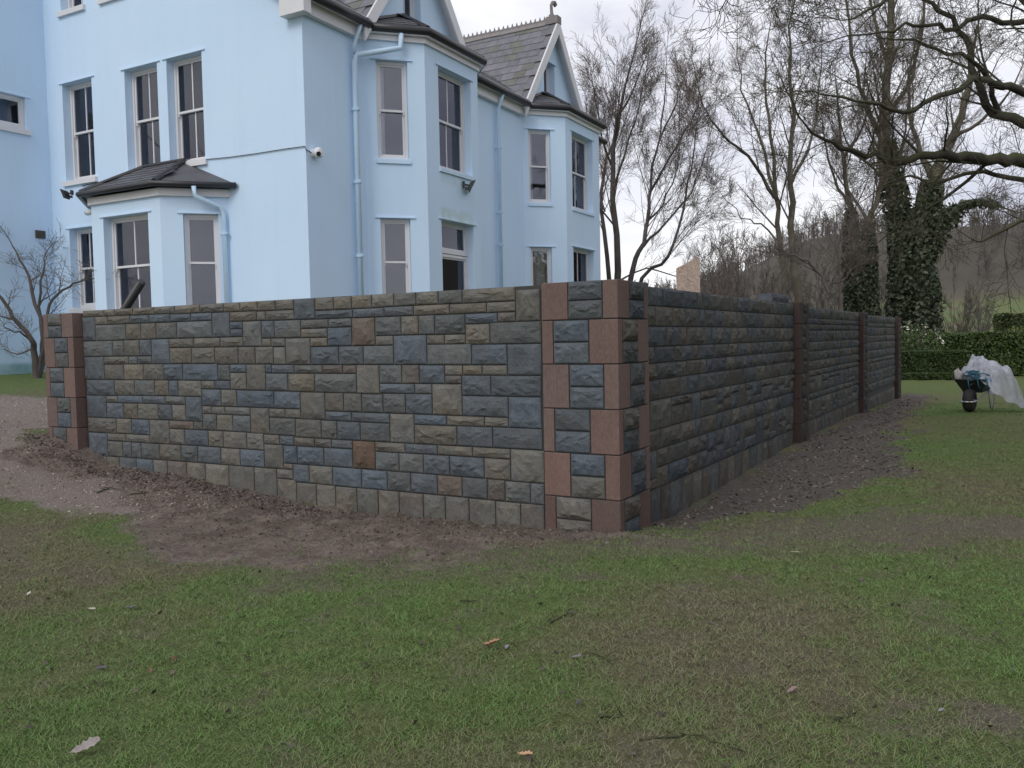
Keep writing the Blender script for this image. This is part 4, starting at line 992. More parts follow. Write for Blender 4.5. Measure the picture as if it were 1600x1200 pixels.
# fixtures on the house (loose things) ---------------------------------
HM = HOUSE.matrix_basis
HR = math.radians(1.884)
def dome_camera(loc, aim, label, rz):
    t = empty("security_camera", HM @ Vector(loc), HR + rz, label, "camera", "white security cameras")
    m = MB(); m.tube([(0, 0, 0), (.035, 0, 0)], .075, 16); m.build("mount", M_CAMW, t, False)
    bm_ = MB(); n = 10
    v = [(.05, 0, 0)]
    m = MB()
    prof = [(.035, .06), (.07, .085), (.11, .10), (.15, .095), (.18, .07), (.19, .0)]
    for i in range(len(prof) - 1):
        a, b = prof[i], prof[i + 1]
        for k in range(14):
            t0, t1 = 2 * math.pi * k / 14, 2 * math.pi * (k + 1) / 14
            m.quad((a[0], a[1] * math.cos(t0), a[1] * math.sin(t0)), (a[0], a[1] * math.cos(t1), a[1] * math.sin(t1)), (b[0], b[1] * math.cos(t1), b[1] * math.sin(t1)), (b[0], b[1] * math.cos(t0), b[1] * math.sin(t0)))
    m.build("body", M_CAMW, t, True)
    m = MB(); d = Vector(aim).normalized(); c = Vector((.12, 0, 0)) + d * .085; m.tube([c, c + d * .02], .042, 14); m.build("lens", M_BLACK, t)
dome_camera((.0, .20, 5.07), (.55, -.6, -.35), "white ball security camera on the corner of the blue house", 0)
t = empty("security_camera", HM @ Vector((-5.42, -.31, 4.44)), HR, "white bullet security camera under the ground-floor bay roof", "camera", "white security cameras")
m = MB(); m.tube([(.06, .10, .06), (.03, -.02, .02)], .022, 8); m.build("mount", M_CAMW, t)
m = MB(); m.tube([(.10, .02, .02), (-.17, -.14, -.03)], [.065, .058], 14); m.build("body", M_CAMW, t, False)
m = MB(); m.tube([(-.17, -.14, -.03), (-.185, -.149, -.033)], .045, 12); m.build("lens", M_BLACK, t)
def floodlight(loc, rz, label, sc=1.0, tilt=-.5):
    t = empty("floodlight", HM @ Vector(loc), HR + rz, label, "floodlight", "black floodlights"); t.scale = (sc,) * 3
    m = MB(); m.box(0, -.05, -.06, .05, .05, .06); m.tube([(.03, 0, 0), (.16, .0, -.03)], .02, 8); m.build("bracket", M_BLACK, t)
    c, s = math.cos(tilt), math.sin(tilt)
    def rot(x, y, z): return (.16 + x * c - z * s, y, -.02 + x * s + z * c)
    m = MB(); m.hexa([rot(*q) for q in ((0, -.13, -.08), (.06, -.17, -.13), (.06, .17, -.13), (0, .13, -.08), (0, -.13, .08), (.06, -.17, .13), (.06, .17, .13), (0, .13, .08))])
    for k in range(6): m.hexa([rot(*q) for q in ((-.02, -.10 + k * .036, -.06), (0, -.10 + k * .036, -.06), (0, -.09 + k * .036, -.06), (-.02, -.09 + k * .036, -.06), (-.02, -.10 + k * .036, .06), (0, -.10 + k * .036, .06), (0, -.09 + k * .036, .06), (-.02, -.09 + k * .036, .06))])
    m.build("housing", M_BLACK, t)
    m = MB(); m.hexa([rot(*q) for q in ((.061, -.15, -.11), (.066, -.15, -.11), (.066, .15, -.11), (.061, .15, -.11), (.061, -.15, .11), (.066, -.15, .11), (.066, .15, .11), (.061, .15, .11))])
    m.build("lens", simple("floodlight_glass", (.16, .16, .17), .12, .05, 4), t)
    m = MB(); m.box(.05, -.09, -.13, .11, -.02, -.07); m.build("motion_sensor", M_BLACK, t)
floodlight((.868, 3.93, 4.98), math.radians(35), "black floodlight on the blue bay wall under the first-floor window")
floodlight((-5.25, -.97, 4.72), math.radians(-150), "small black floodlight perched on the ground-floor bay roof edge", .75, -.35)

# ------------------------------------------------------------------ trees
class Tubes:
    """many tapering paths built into one mesh with numpy"""
    def __init__(s): s.d = {}
    def add(s, pts, rad, sides): s.d.setdefault((len(pts), sides), []).append((pts, rad))
    def build(s, name, mat, parent, smooth=True):
        V = []; Q = []; off = 0
        for (n, k), lst in s.d.items():
            P = np.array([[tuple(p) for p in a[0]] for a in lst], float); Rr = np.array([a[1] for a in lst], float); m = len(lst)
            T = np.empty_like(P); T[:, 1:-1] = P[:, 2:] - P[:, :-2]; T[:, 0] = P[:, 1] - P[:, 0]; T[:, -1] = P[:, -1] - P[:, -2]
            T /= np.linalg.norm(T, axis=2, keepdims=True) + 1e-9
            m0 = P[:, -1] - P[:, 0]; ref = np.where((np.abs(m0[:, 2]) > .75 * np.linalg.norm(m0, axis=1))[:, None], np.array([[1., .2, 0]]), np.array([[0.1, 0, 1.]]))
            U = np.cross(T, ref[:, None, :]); U /= np.linalg.norm(U, axis=2, keepdims=True) + 1e-9
            W = np.cross(U, T)
            an = 2 * np.pi * np.arange(k) / k
            ring = P[:, :, None, :] + Rr[:, :, None, None] * (U[:, :, None, :] * np.cos(an)[None, None, :, None] + W[:, :, None, :] * np.sin(an)[None, None, :, None])
            V.append(ring.reshape(-1, 3))
            idx = off + np.arange(m * n * k).reshape(m, n, k)
            a = idx[:, :-1, :]; b = np.roll(idx, -1, 2)[:, :-1, :]; c = np.roll(idx, -1, 2)[:, 1:, :]; d = idx[:, 1:, :]
            Q.append(np.stack([a, b, c, d], -1).reshape(-1, 4)); off += m * n * k
        if not V: return None
        return np_mesh(name, np.concatenate(V), np.concatenate(Q), mat, parent, None, smooth)
def rand_perp(d, r):
    v = Vector((r.gauss(0, 1), r.gauss(0, 1), r.gauss(0, 1))); v = v - d * v.dot(d)
    return v.normalized() if v.length > 1e-6 else Vector((1, 0, 0))
def grow(tr, cr, start, d, L, r0, lev, sp, r):
    n = sp['seg'][min(lev, len(sp['seg']) - 1)]; pts = [start.copy()]; rad = [r0]; p = start.copy(); d = d.normalized()
    for i in range(n):
        d = (d + rand_perp(d, r) * sp['wig'] * r.uniform(.3, 1) + Vector((0, 0, sp['up'] * (1 - .3 * lev)))).normalized()
        p = p + d * (L / n); pts.append(p.copy()); rad.append(max(sp['rmin'], r0 * (1 - .8 * (i + 1) / n)))
    (tr if lev <= sp.get('trunk_lev', 1) else cr).add(pts, rad, 6 if r0 > .07 else (4 if r0 > .025 else 3))
    if lev < sp['max']: children(tr, cr, pts, rad, L, lev, sp, r, .12)
def children(tr, cr, pts, rad, L, lev, sp, r, tmin):
    cnt = sp['n'][min(lev, len(sp['n']) - 1)]; cnt = max(1, int(cnt * r.uniform(.8, 1.2)))
    N = len(pts) - 1
    for k in range(cnt):
        t = tmin + (1 - tmin) * ((k + r.random()) / cnt); t = min(t, .985); f = t * N; i = int(f); q = f - i
        p = pts[i].lerp(pts[i + 1], q); d = (pts[i + 1] - pts[i]).normalized(); rr = rad[i] * (1 - q) + rad[i + 1] * q
        a = math.radians(r.uniform(*sp['ang'])); pd = rand_perp(d, r); pd = pd + Vector((0, 0, sp.get('lift', .35)))
        pd = (pd - d * pd.dot(d)).normalized()
        nd = d * math.cos(a) + pd * math.sin(a)
        l = L * sp['ratio'] * r.uniform(.55, 1.1) * (1.15 - .6 * t)
        l = max(l, sp.get('lmin', .25))
        grow(tr, cr, p, nd, l, max(sp['rmin'], min(rr * .7, rr * sp['rk'] * r.uniform(.7, 1.1))), lev + 1, sp, r)
def smooth_path(pts, wig, r, sub=3):
    """Catmull-Rom through the limb's points with a little crookedness"""
    P = [Vector(p) for p in pts]; P = [P[0] * 2 - P[1]] + P + [P[-1] * 2 - P[-2]]; out = []
    for i in range(1, len(P) - 2):
        for k in range(sub):
            t = k / sub; a, b, c, d = P[i - 1:i + 3]
            q = .5 * ((2 * b) + (c - a) * t + (2 * a - 5 * b + 4 * c - d) * t * t + (3 * b - a - 3 * c + d) * t ** 3)
            if k or i > 1: q += Vector((r.uniform(-1, 1), r.uniform(-1, 1), r.uniform(-1, 1))) * wig
            out.append(q)
    out.append(P[-2].copy()); return out
def tree(name, label, limbs, sp, seed, mats, group=None, cat="tree", base=None):
    """limbs: list of (points, r0, r1, tmin)"""
    r = random.Random(seed); tr, cr = Tubes(), Tubes()
    b = Vector(base if base else limbs[0][0][0]); t = empty(name, b, 0, label, cat, group)
    for (pts, r0, r1, tmin) in limbs:
        P = smooth_path([Vector(p) - b for p in pts], sp.get('crook', .05), r)
        N = len(P) - 1; rad = [r0 + (r1 - r0) * (i / N) ** .85 for i in range(N + 1)]
        tr.add(P, rad, 10 if r0 > .12 else 7)
        L = sum((P[i + 1] - P[i]).length for i in range(N))
        dens = sp['per_m'] * L * (1 - tmin)
        s2 = dict(sp); s2['n'] = [dens] + list(sp['n'])
        Lc = min(L, sp.get('Lcap', 9)); children(tr, cr, P, rad, Lc, 0, s2, r, tmin)
        tip = (P[-1] - P[-2]).normalized(); grow(tr, cr, P[-1], tip, Lc * .3, r1, 1, s2, r)
    tr.build("trunk", mats[0], t); cr.build("crown", mats[1], t)
    return t
def px_limb(px, depth, r0, r1, tmin=.25, dd=0.0):
    n = len(px); return ([at(x, y, depth + dd * i / max(1, n - 1)) for i, (x, y) in enumerate(px)], r0, r1, tmin)
def ground_pt(px, depth):
    """point of the ground under image column px at that distance"""
    p = at(px, 560, depth); return Vector((p.x, p.y, gz1(p.x, p.y) - .05))

SP_BEECH = dict(seg=[6, 4, 3, 2], wig=.055, up=.06, ang=(18, 42), n=[6, 5, 4], per_m=2.5, ratio=.57, rk=.32, rmin=.0042, max=4, lift=.35, Lcap=7, crook=.06)
SP_ASH = dict(seg=[6, 4, 3, 2], wig=.075, up=.06, ang=(22, 48), n=[7, 5, 4], per_m=1.9, ratio=.49, rk=.38, rmin=.0045, max=4, lift=.5, Lcap=6.5, crook=.08)
SP_OAK = dict(seg=[6, 5, 4, 3], wig=.30, up=.02, ang=(30, 66), n=[6, 5, 3], per_m=2.0, ratio=.47, rk=.40, rmin=.0032, max=4, lift=.25, Lcap=4.6, crook=.055)
SP_SHRUB = dict(seg=[5, 4, 3], wig=.12, up=.08, ang=(15, 40), n=[5, 4], per_m=2.4, ratio=.4, rk=.5, rmin=.006, max=3, lift=.4, Lcap=4, crook=.05)
SP_SMALL = dict(seg=[5, 4, 3], wig=.26, up=.03, ang=(30, 65), n=[6, 4], per_m=3.2, ratio=.42, rk=.5, rmin=.0035, max=3, lift=.3, Lcap=2.2, crook=.03)
MB_B = (M_BEECH, M_TWIG); MB_A = (M_BARK, M_TWIG); MB_O = (M_OAK, M_TWIGO)

# small leafless tree beside the wing
D = 17.5
b = at(58, 586, D); b.z = gz1(b.x, b.y) - .02
yo = 0
def L_(px, r0, r1, tm=.3, dd=0.): 
    l = px_limb(px, D, r0, r1, tm, dd); l[0][0] = b.copy(); return l
tree("bare_tree", "small leafless forked tree growing in front of the pale blue wing at far left", [
    L_([(58, 586), (52, 545), (48, 530), (22, 497), (2, 468), (-25, 425)], .075, .02, .3, -.6),
    L_([(62, 586), (67, 548), (66, 515), (50, 455), (38, 418), (20, 385)], .07, .015, .35, .5),
    L_([(66, 586), (70, 548), (62, 480), (68, 425), (72, 395)], .05, .012, .4, .9),
    L_([(66, 586), (70, 540), (76, 478), (98, 452), (126, 440), (150, 436)], .045, .012, .4, -.3),
    ([at(49, 532, D - .1), at(30, 520, D - .4), at(8, 512, D - .9)], .022, .010, .2),
    ([at(51, 545, D), at(25, 552, D + .3), at(0, 543, D + .7)], .02, .008, .2)], SP_SMALL, 3, MB_B, None, base=b)

# beech clump behind the house
D = 31
def base_of(px, D, lean=0): return ground_pt(px, D)
tree("bare_tree", "dark many-stemmed leafless tree right behind the end of the blue house", [
    ([base_of(962, D), at(966, 424, D), at(957, 262, D), at(970, 175, D - .5), at(985, 105, D - 1)], 0.163, 0.027, .3),
    ([base_of(962, D), at(950, 400, D), at(938, 300, D + .5), at(956, 225, D + 1), at(962, 150, D + 1.5)], 0.109, 0.022, .3),
    ([base_of(968, D), at(987, 424, D), at(1005, 380, D), at(1016, 325, D), at(1016, 280, D + .6), at(1031, 215, D + 1), at(1040, 135, D + 1.2)], 0.120, 0.022, .3),
    ([base_of(970, D), at(1005, 437, D), at(1044, 402, D - .6), at(1068, 328, D - 1), at(1079, 262, D - 1.6), at(1090, 190, D - 2)], 0.087, 0.016, .3),
    ([at(1012, 345, D), at(1035, 320, D + .8), at(1058, 262, D + 1.5), at(1062, 170, D + 2)], 0.043, 0.016, .2),
    ([at(966, 440, D), at(1010, 420, D + 1), at(1060, 432, D + 1.6), at(1100, 405, D + 2)], 0.039, 0.011, .15),
    ([at(1016, 300, D + .4), at(1050, 240, D - .6), at(1078, 190, D - 1.2), at(1092, 150, D - 1.5)], 0.049, 0.018, .1),
    ([at(1005, 385, D), at(1040, 350, D + .8), at(1080, 300, D + 1.4), at(1102, 240, D + 1.8)], 0.056, 0.018, .15),
    ([at(957, 262, D), at(936, 200, D - .8), at(928, 140, D - 1.2)], 0.049, 0.018, .1),
    ([at(1031, 219, D + 1), at(1056, 160, D + .6), at(1072, 112, D + 1)], 0.042, 0.018, .1),
    ([at(970, 175, D - .5), at(993, 132, D - .8), at(1008, 92, D - 1.2)], 0.042, 0.018, .1),
    ([at(957, 300, D), at(985, 215, D - 1), at(1004, 140, D - 1.6)], 0.049, 0.018, .15),
    ([at(945, 330, D), at(925, 260, D + 1), at(918, 190, D + 1.6)], 0.039, 0.016, .1)], SP_BEECH, 12, MB_B, None, base=base_of(964, D))

# tall ash pair behind the wall
D = 33
tree("bare_tree", "tall twin-stemmed leafless tree rising behind the receding wall, its branches spreading left", [
    ([base_of(1250, D), at(1246, 464, D), at(1237, 350, D), at(1235, 262, D), at(1241, 175, D), at(1232, 87, D + .3), at(1237, 22, D + .5)], 0.187, 0.030, .3),
    ([base_of(1231, D), at(1226, 455, D), at(1219, 367, D - .3), at(1213, 306, D - .6), at(1206, 215, D - 1), at(1196, 130, D - 1.4), at(1200, 60, D - 1.4)], 0.148, 0.024, .35),
    ([at(1214, 312, D - .6), at(1180, 258, D - 1.2), at(1140, 218, D - 2), at(1112, 190, D - 2.6), at(1092, 140, D - 3)], 0.078, 0.018, .15),
    ([at(1235, 290, D), at(1262, 235, D + .8), at(1280, 160, D + 1.5), at(1284, 70, D + 2)], 0.078, 0.018, .2),
    ([at(1213, 306, D - .6), at(1185, 212, D), at(1160, 140, D + .6), at(1152, 70, D + 1)], 0.070, 0.018, .2),
    ([at(1222, 380, D), at(1190, 352, D + 1), at(1160, 340, D + 1.6), at(1125, 300, D + 2)], 0.047, 0.012, .15)], SP_ASH, 21, MB_A, "tall bare trees behind the wall", base=base_of(1240, D))

def ivy(parent, base, paths, n, seed, spread=.30, size=(.09, .17), mat=None, name="ivy"):
    r = np.random.default_rng(seed); V = []; T = []
    for (pts, rad, w) in paths:
        P = np.array([tuple(Vector(p) - base) for p in pts]); seg = np.linalg.norm(np.diff(P, axis=0), axis=1); cum = np.concatenate([[0], np.cumsum(seg)])
        m = int(n * w); t = r.random(m) ** 1.15 * cum[-1]
        C = np.stack([np.interp(t, cum, P[:, i]) for i in range(3)], 1); rr = np.interp(t, cum, np.linspace(rad[0], rad[1], len(cum)))
        a = r.random(m) * 2 * np.pi
        lump = .55 + .9 * vnoise(a * 1.3 + seed, t * 1.1, seed)
        d = rr + spread * lump * r.random(m) ** .6 * np.interp(t / cum[-1], [0, .75, 1], [1, .8, .25])
        C = C + np.stack([np.cos(a) * d, np.sin(a) * d, r.normal(0, .06, m)], 1)
        V.append(C)
    C = np.concatenate(V); leaf_cloud(name, C, size, mat or M_IVY, parent, r)
    core = Tubes()
    for (pts, rad, w) in paths:
        q = [Vector(p) - base for p in pts]
        for a, b, t in zip(q, q[1:], range(len(q))):
            f = lambda k: rad[0] + (rad[1] - rad[0]) * k / (len(q) - 1) + spread * .42 * (1 - .75 * k / (len(q) - 1))
            core.add([a, a.lerp(b, .5), b], [f(t), f(t + .5), f(t + 1)], 9)
    core.build("ivy_core", M_IVY, parent)  # added dark core behind the leaves, closing gaps to the sky
def leaf_cloud(name, C, size, mat, parent, r, flat=0.0, kind=None):
    m = len(C); s = r.uniform(size[0], size[1], m)[:, None]
    n = r.normal(0, 1, (m, 3)); n[:, 2] += flat; n /= np.linalg.norm(n, axis=1, keepdims=True)
    u = np.cross(n, r.normal(0, 1, (m, 3))); u /= np.linalg.norm(u, axis=1, keepdims=True); w = np.cross(n, u)
    V = np.stack([C - u * s * .5, C + w * s * .36 + n * s * .1, C + u * s * .55, C - w * s * .36 + n * s * .1], 1).reshape(-1, 3)
    Fq = np.arange(m * 4).reshape(m, 4)
    o = np_mesh(name, V, Fq, mat, parent, dict(tint=np.repeat(r.random(m), 4)))
    if kind: o["kind"] = kind
    return o

D = 37
bt = base_of(1420, D)
pA = [bt, at(1416, 503, D), at(1407, 350, D), at(1384, 219, D), at(1388, 87, D + .3), at(1392, -20, D + .6), at(1398, -130, D + 1)]
t = tree("ivy_clad_tree", "tall bare tree with dark ivy thick round its lower trunk, its top beyond the picture", [
    (pA, .36, .09, .35),
    ([at(1386, 230, D), at(1352, 160, D - 1), at(1330, 80, D - 2), at(1322, 0, D - 2.4)], .12, .04, .2),
    ([at(1386, 180, D), at(1425, 120, D + 1), at(1440, 30, D + 2), at(1446, -60, D + 2)], .12, .04, .2),
    ([at(1388, 100, D), at(1365, 30, D + 1), at(1352, -60, D + 1.5)], .10, .04, .2),
    ([at(1400, 300, D), at(1352, 250, D + .8), at(1312, 222, D + 1.6), at(1290, 170, D + 2)], .07, .02, .2)], SP_ASH, 31, MB_A, "ivy-clad trees", base=bt)
ivy(t, bt, [(pA[:4], (.38, .22), 1.0)], 8000, 5, .42, (.13, .23))
D = 36
bt = base_of(1440, D)
pB = [bt, at(1438, 480, D), at(1438, 372, D), at(1457, 284, D), at(1486, 219, D + .3), at(1508, 153, D + .6), at(1520, 80, D + 1)]
pC = [at(1446, 395, D), at(1473, 350, D - .4), at(1500, 322, D - .8), at(1530, 316, D - 1.2), at(1560, 322, D - 1.6)]
t = tree("ivy_clad_tree", "leaning ivy-covered tree with a crooked ivy arm reaching right over the hedge", [
    (pB, .40, .08, .4), (pC, .15, .045, .35),
    ([at(1460, 290, D), at(1432, 220, D + 1), at(1420, 150, D + 1.6), at(1428, 80, D + 2)], .13, .04, .25),
    ([at(1488, 218, D), at(1530, 190, D - .8), at(1566, 160, D - 1.4), at(1590, 120, D - 2)], .09, .03, .2)], SP_ASH, 32, MB_A, "ivy-clad trees", base=bt)
ivy(t, bt, [(pB[:4], (.42, .30), .8), (pC, (.14, .05), .12)], 9500, 6, .48, (.13, .23))
D = 37
for k, (pth, lab, sd, iv) in enumerate((([(1335, 481), (1331, 400), (1329, 328), (1318, 250), (1310, 170)], "slim ivy-wrapped tree standing left of its thicker ivy-wrapped neighbour", 33, 2600),
                                        ([(1357, 481), (1356, 420), (1358, 350), (1374, 300), (1378, 220), (1370, 140)], "thick ivy-wrapped tree whose dark trunk bends right above the wall", 34, 3200))):
    bt = base_of(pth[0][0], D - k); P = [bt] + [at(x, y, D - k) for x, y in pth]
    t = tree("ivy_clad_tree", lab, [(P, .24, .04, .45), ([P[3], P[3] + Vector((-.8, .2, 1.6)), P[3] + Vector((-1.2, .4, 3.6))], .08, .03, .2), ([P[4], P[4] + Vector((.7, .2, 1.4)), P[4] + Vector((1.0, .2, 3.0))], .07, .03, .2)], SP_ASH, sd, MB_A, "ivy-clad trees", base=bt)
    ivy(t, bt, [(P[:4], (.28, .17), 1.0)], int(iv * 1.3), 8 + k, .22, (.12, .2))
# small dark understorey trees behind the wall
for k, (pth, D, lab) in enumerate((([(1296, 485), (1290, 455), (1276, 425), (1255, 405), (1235, 398)], 29, "small dark leaning tree between the twin-stemmed tree and the ivy"),
                                  ([(1312, 490), (1314, 440), (1308, 395), (1318, 350)], 34, "slender dark sapling just left of the ivy-wrapped trunks"))):
    bt = base_of(pth[0][0], D); P = [bt] + [at(x, y, D) for x, y in pth]
    tree("bare_tree", lab, [(P, .10, .025, .3), ([P[2], P[2] + Vector((.5, .2, .6)), P[2] + Vector((.9, .3, 1.6))], .05, .02, .2)], SP_ASH, 50 + k, MB_B, None, base=bt)
# bushy upright thickets behind the wall
SHR = [(1118, 27, 3.4, 14, "pale twiggy shrub with upright stems directly right of the chipboard sheet"), (1165, 30, 4.3, 16, "tall dense twiggy thicket below the twin-stemmed tree"),
       (1080, 36, 3.2, 10, "low brown thicket behind the chipboard sheet"), (1205, 36, 3.8, 12, "brown thicket between the twin stems and the side wall"),
       (1270, 40, 4.2, 12, "far brown thicket in the gap right of the twin-stemmed tree"), (1345, 42, 3.6, 10, "brown thicket seen between the ivy-wrapped trunks"),
       (1492, 40, 3.6, 12, "brown leafless bush standing right of the ivy trees behind the hedge"), (1535, 52, 3.4, 10, "farther brown bush at the edge of the green field"),
       (1005, 38, 2.6, 10, "scrubby bush at the foot of the many-stemmed tree"), (1390, 44, 4.0, 10, "brown thicket tucked behind the tallest ivy tree")]
for k, (px, D, h, ns, lab) in enumerate(SHR):
    r = random.Random(200 + k); bt = base_of(px, D); limbs = []
    for q in range(ns):
        a = r.uniform(0, 6.28); sp_ = r.uniform(.05, .5); o = Vector((math.cos(a) * sp_ * .5, math.sin(a) * sp_ * .5, 0)); l = h * r.uniform(.65, 1.05)
        lean = Vector((math.cos(a), math.sin(a), 0)) * l * r.uniform(.08, .38)
        limbs.append(([bt + o, bt + o + lean * .3 + Vector((0, 0, l * .45)), bt + o + lean + Vector((0, 0, l))], .028, .008, .15))
    tree("thicket_shrub", lab, limbs, SP_SHRUB, 300 + k, (M_WOODT if D > 35 else M_TWIG, M_WOODT if D > 35 else M_TWIG), "leafless shrubs behind the wall", "shrub", base=bt)

# big oak, its trunk beyond the right edge
D = 15.0
bt = base_of(1830, D); tk = [bt, at(1822, 480, D), at(1800, 330, D), at(1790, 180, D), at(1775, 20, D), at(1770, -120, D)]
OAK = [(tk, .48, .26, .5),
    ([at(1800, 330, D), at(1700, 280, D - .5), at(1600, 254, D - 1), at(1560, 248, D - 1.1), at(1512, 243, D - 1.2), at(1460, 246, D - 1.4), at(1403, 248, D - 1.5), at(1350, 240, D - 1.6), at(1300, 226, D - 1.8), at(1262, 200, D - 2)], 0.144, 0.018, .25),
    ([at(1792, 240, D), at(1690, 215, D + .5), at(1600, 192, D + .8), at(1556, 172, D + 1), at(1525, 127, D + 1), at(1508, 60, D + .9), at(1470, 18, D + .8), at(1420, -10, D + .6)], 0.126, 0.030, .25),
    ([at(1560, 174, D + 1), at(1540, 112, D + .4), at(1500, 88, D), at(1452, 70, D - .5), at(1410, 62, D - 1)], 0.054, 0.018, .1),
    ([at(1792, 220, D), at(1690, 170, D - .8), at(1600, 144, D - 1.4), at(1550, 130, D - 1.6), at(1521, 124, D - 1.8), at(1460, 157, D - 2.2), at(1407, 171, D - 2.6), at(1350, 158, D - 3), at(1300, 150, D - 3.2)], 0.090, 0.015, .25),
    ([at(1800, 330, D), at(1700, 310, D + 1), at(1600, 284, D + 1.6), at(1534, 271, D + 1.8), at(1470, 284, D + 2), at(1420, 276, D + 2.2), at(1380, 290, D + 2.4)], 0.078, 0.015, .25),
    ([at(1785, 120, D), at(1700, 60, D), at(1620, 20, D + .2), at(1570, -30, D + .4), at(1500, -70, D + .6)], 0.132, 0.036, .2),
    ([at(1620, 22, D + .2), at(1580, 40, D - .4), at(1530, 30, D - 1), at(1480, 44, D - 1.4), at(1430, 36, D - 1.8), at(1380, 50, D - 2)], 0.060, 0.018, .1),
    ([at(1800, 300, D), at(1720, 330, D - 1.4), at(1650, 330, D - 2), at(1590, 345, D - 2.4), at(1540, 372, D - 2.6), at(1515, 372, D - 2.7)], 0.060, 0.009, .3),
    ([at(1775, 20, D), at(1700, -60, D - 1), at(1560, -130, D - 2), at(1400, -170, D - 3), at(1290, -130, D - 3.6), at(1210, -80, D - 4), at(1160, -38, D - 4.2)], 0.120, 0.012, .4),
    ([at(1430, -125, D - 2.8), at(1345, -105, D - 2.4), at(1285, -75, D - 2.6), at(1235, -40, D - 2.8)], 0.042, 0.009, .2),
    ([at(1560, -130, D - 2), at(1480, -60, D - 2.6), at(1420, -15, D - 3), at(1370, 5, D - 3.3), at(1330, 30, D - 3.5)], 0.060, 0.012, .2)]
tree("oak_tree", "big mossy bare oak whose crooked limbs reach in from the right edge", OAK, SP_OAK, 61, MB_O, None, base=bt)

# oaks beyond the frame show in the panes; unseen yews are added for shade
def free_tree(name, label, x, y, h, seed, sp, mats, r0=.32, n=7, group=None):
    r = random.Random(seed); bt = Vector((x, y, gz1(x, y) - .05)); limbs = []
    top = bt + Vector((r.uniform(-.6, .6), r.uniform(-.6, .6), h)); limbs.append(([bt, bt.lerp(top, .35) + Vector((.2, 0, 0)), bt.lerp(top, .7), top], r0, .05, .35))
    for k in range(n):
        a = 2 * math.pi * k / n + r.uniform(-.3, .3); s = bt.lerp(top, r.uniform(.25, .6)); d = Vector((math.cos(a), math.sin(a), r.uniform(.35, .9)))
        limbs.append(([s, s + d * h * .16, s + d * h * .34 + Vector((0, 0, .4))], r0 * .45, .03, .2))
    return tree(name, label, limbs, sp, seed, mats, group, base=bt)
free_tree("oak_tree", "bare oak standing on the lawn behind the camera", -4, -19, 12, 71, dict(SP_OAK, max=3, per_m=1.6), MB_O, .36)
free_tree("oak_tree", "bare oak by the drive, far to the camera's left", -17, -17, 13, 72, dict(SP_OAK, max=3, per_m=1.6), MB_O, .36)

def evergreen(label, x, y, h, rad, n, seed):
    r = np.random.default_rng(seed); b0 = Vector((x, y, gz1(x, y) - .05)); t = empty("shade_yew", b0, 0, label, "tree")  # out of view, added to darken side wall and lawn
    tb = Tubes(); tb.add([Vector((0, 0, 0)), Vector((.1, 0, h * .5)), Vector((0, .1, h * .95))], [.3, .2, .04], 8)
    for k in range(16):
        a = k * 2.4; z = h * (.12 + .05 * k); d = Vector((math.cos(a), math.sin(a), .25)); tb.add([Vector((0, 0, z)), d * rad * .5 + Vector((0, 0, z)), d * rad * .95 * (1 - .5 * k / 16) + Vector((0, 0, z + .2))], [.08, .05, .015], 5)
    tb.build("trunk", M_BARK, t)
    d = r.normal(0, 1, (n, 3)); d /= np.linalg.norm(d, axis=1, keepdims=True); q = (r.random(n) ** .4)[:, None] * d
    lump = .75 + .5 * vnoise(d[:, 0] * 2.5 + seed, d[:, 2] * 2.5 + d[:, 1], seed)
    C = q * lump[:, None] * np.array([rad, rad, h * .5]) + np.array([0, 0, h * .52]); C = C[C[:, 2] > .1]
    leaf_cloud("crown", C, (.12, .26), M_IVY, t, r)
evergreen("unseen yew added to shade the side wall and lawn", 8.2, 4.5, 7.0, 3.0, 9000, 81)
evergreen("unseen yew added farther down the garden for its shade", 9.0, 12.5, 7.5, 3.2, 9000, 82)

free_tree("oak_tree", "bare oak out on the lawn far to the left of the drive", -29, -16, 15, 75, dict(SP_OAK, max=3, per_m=1.6), MB_O, .4)

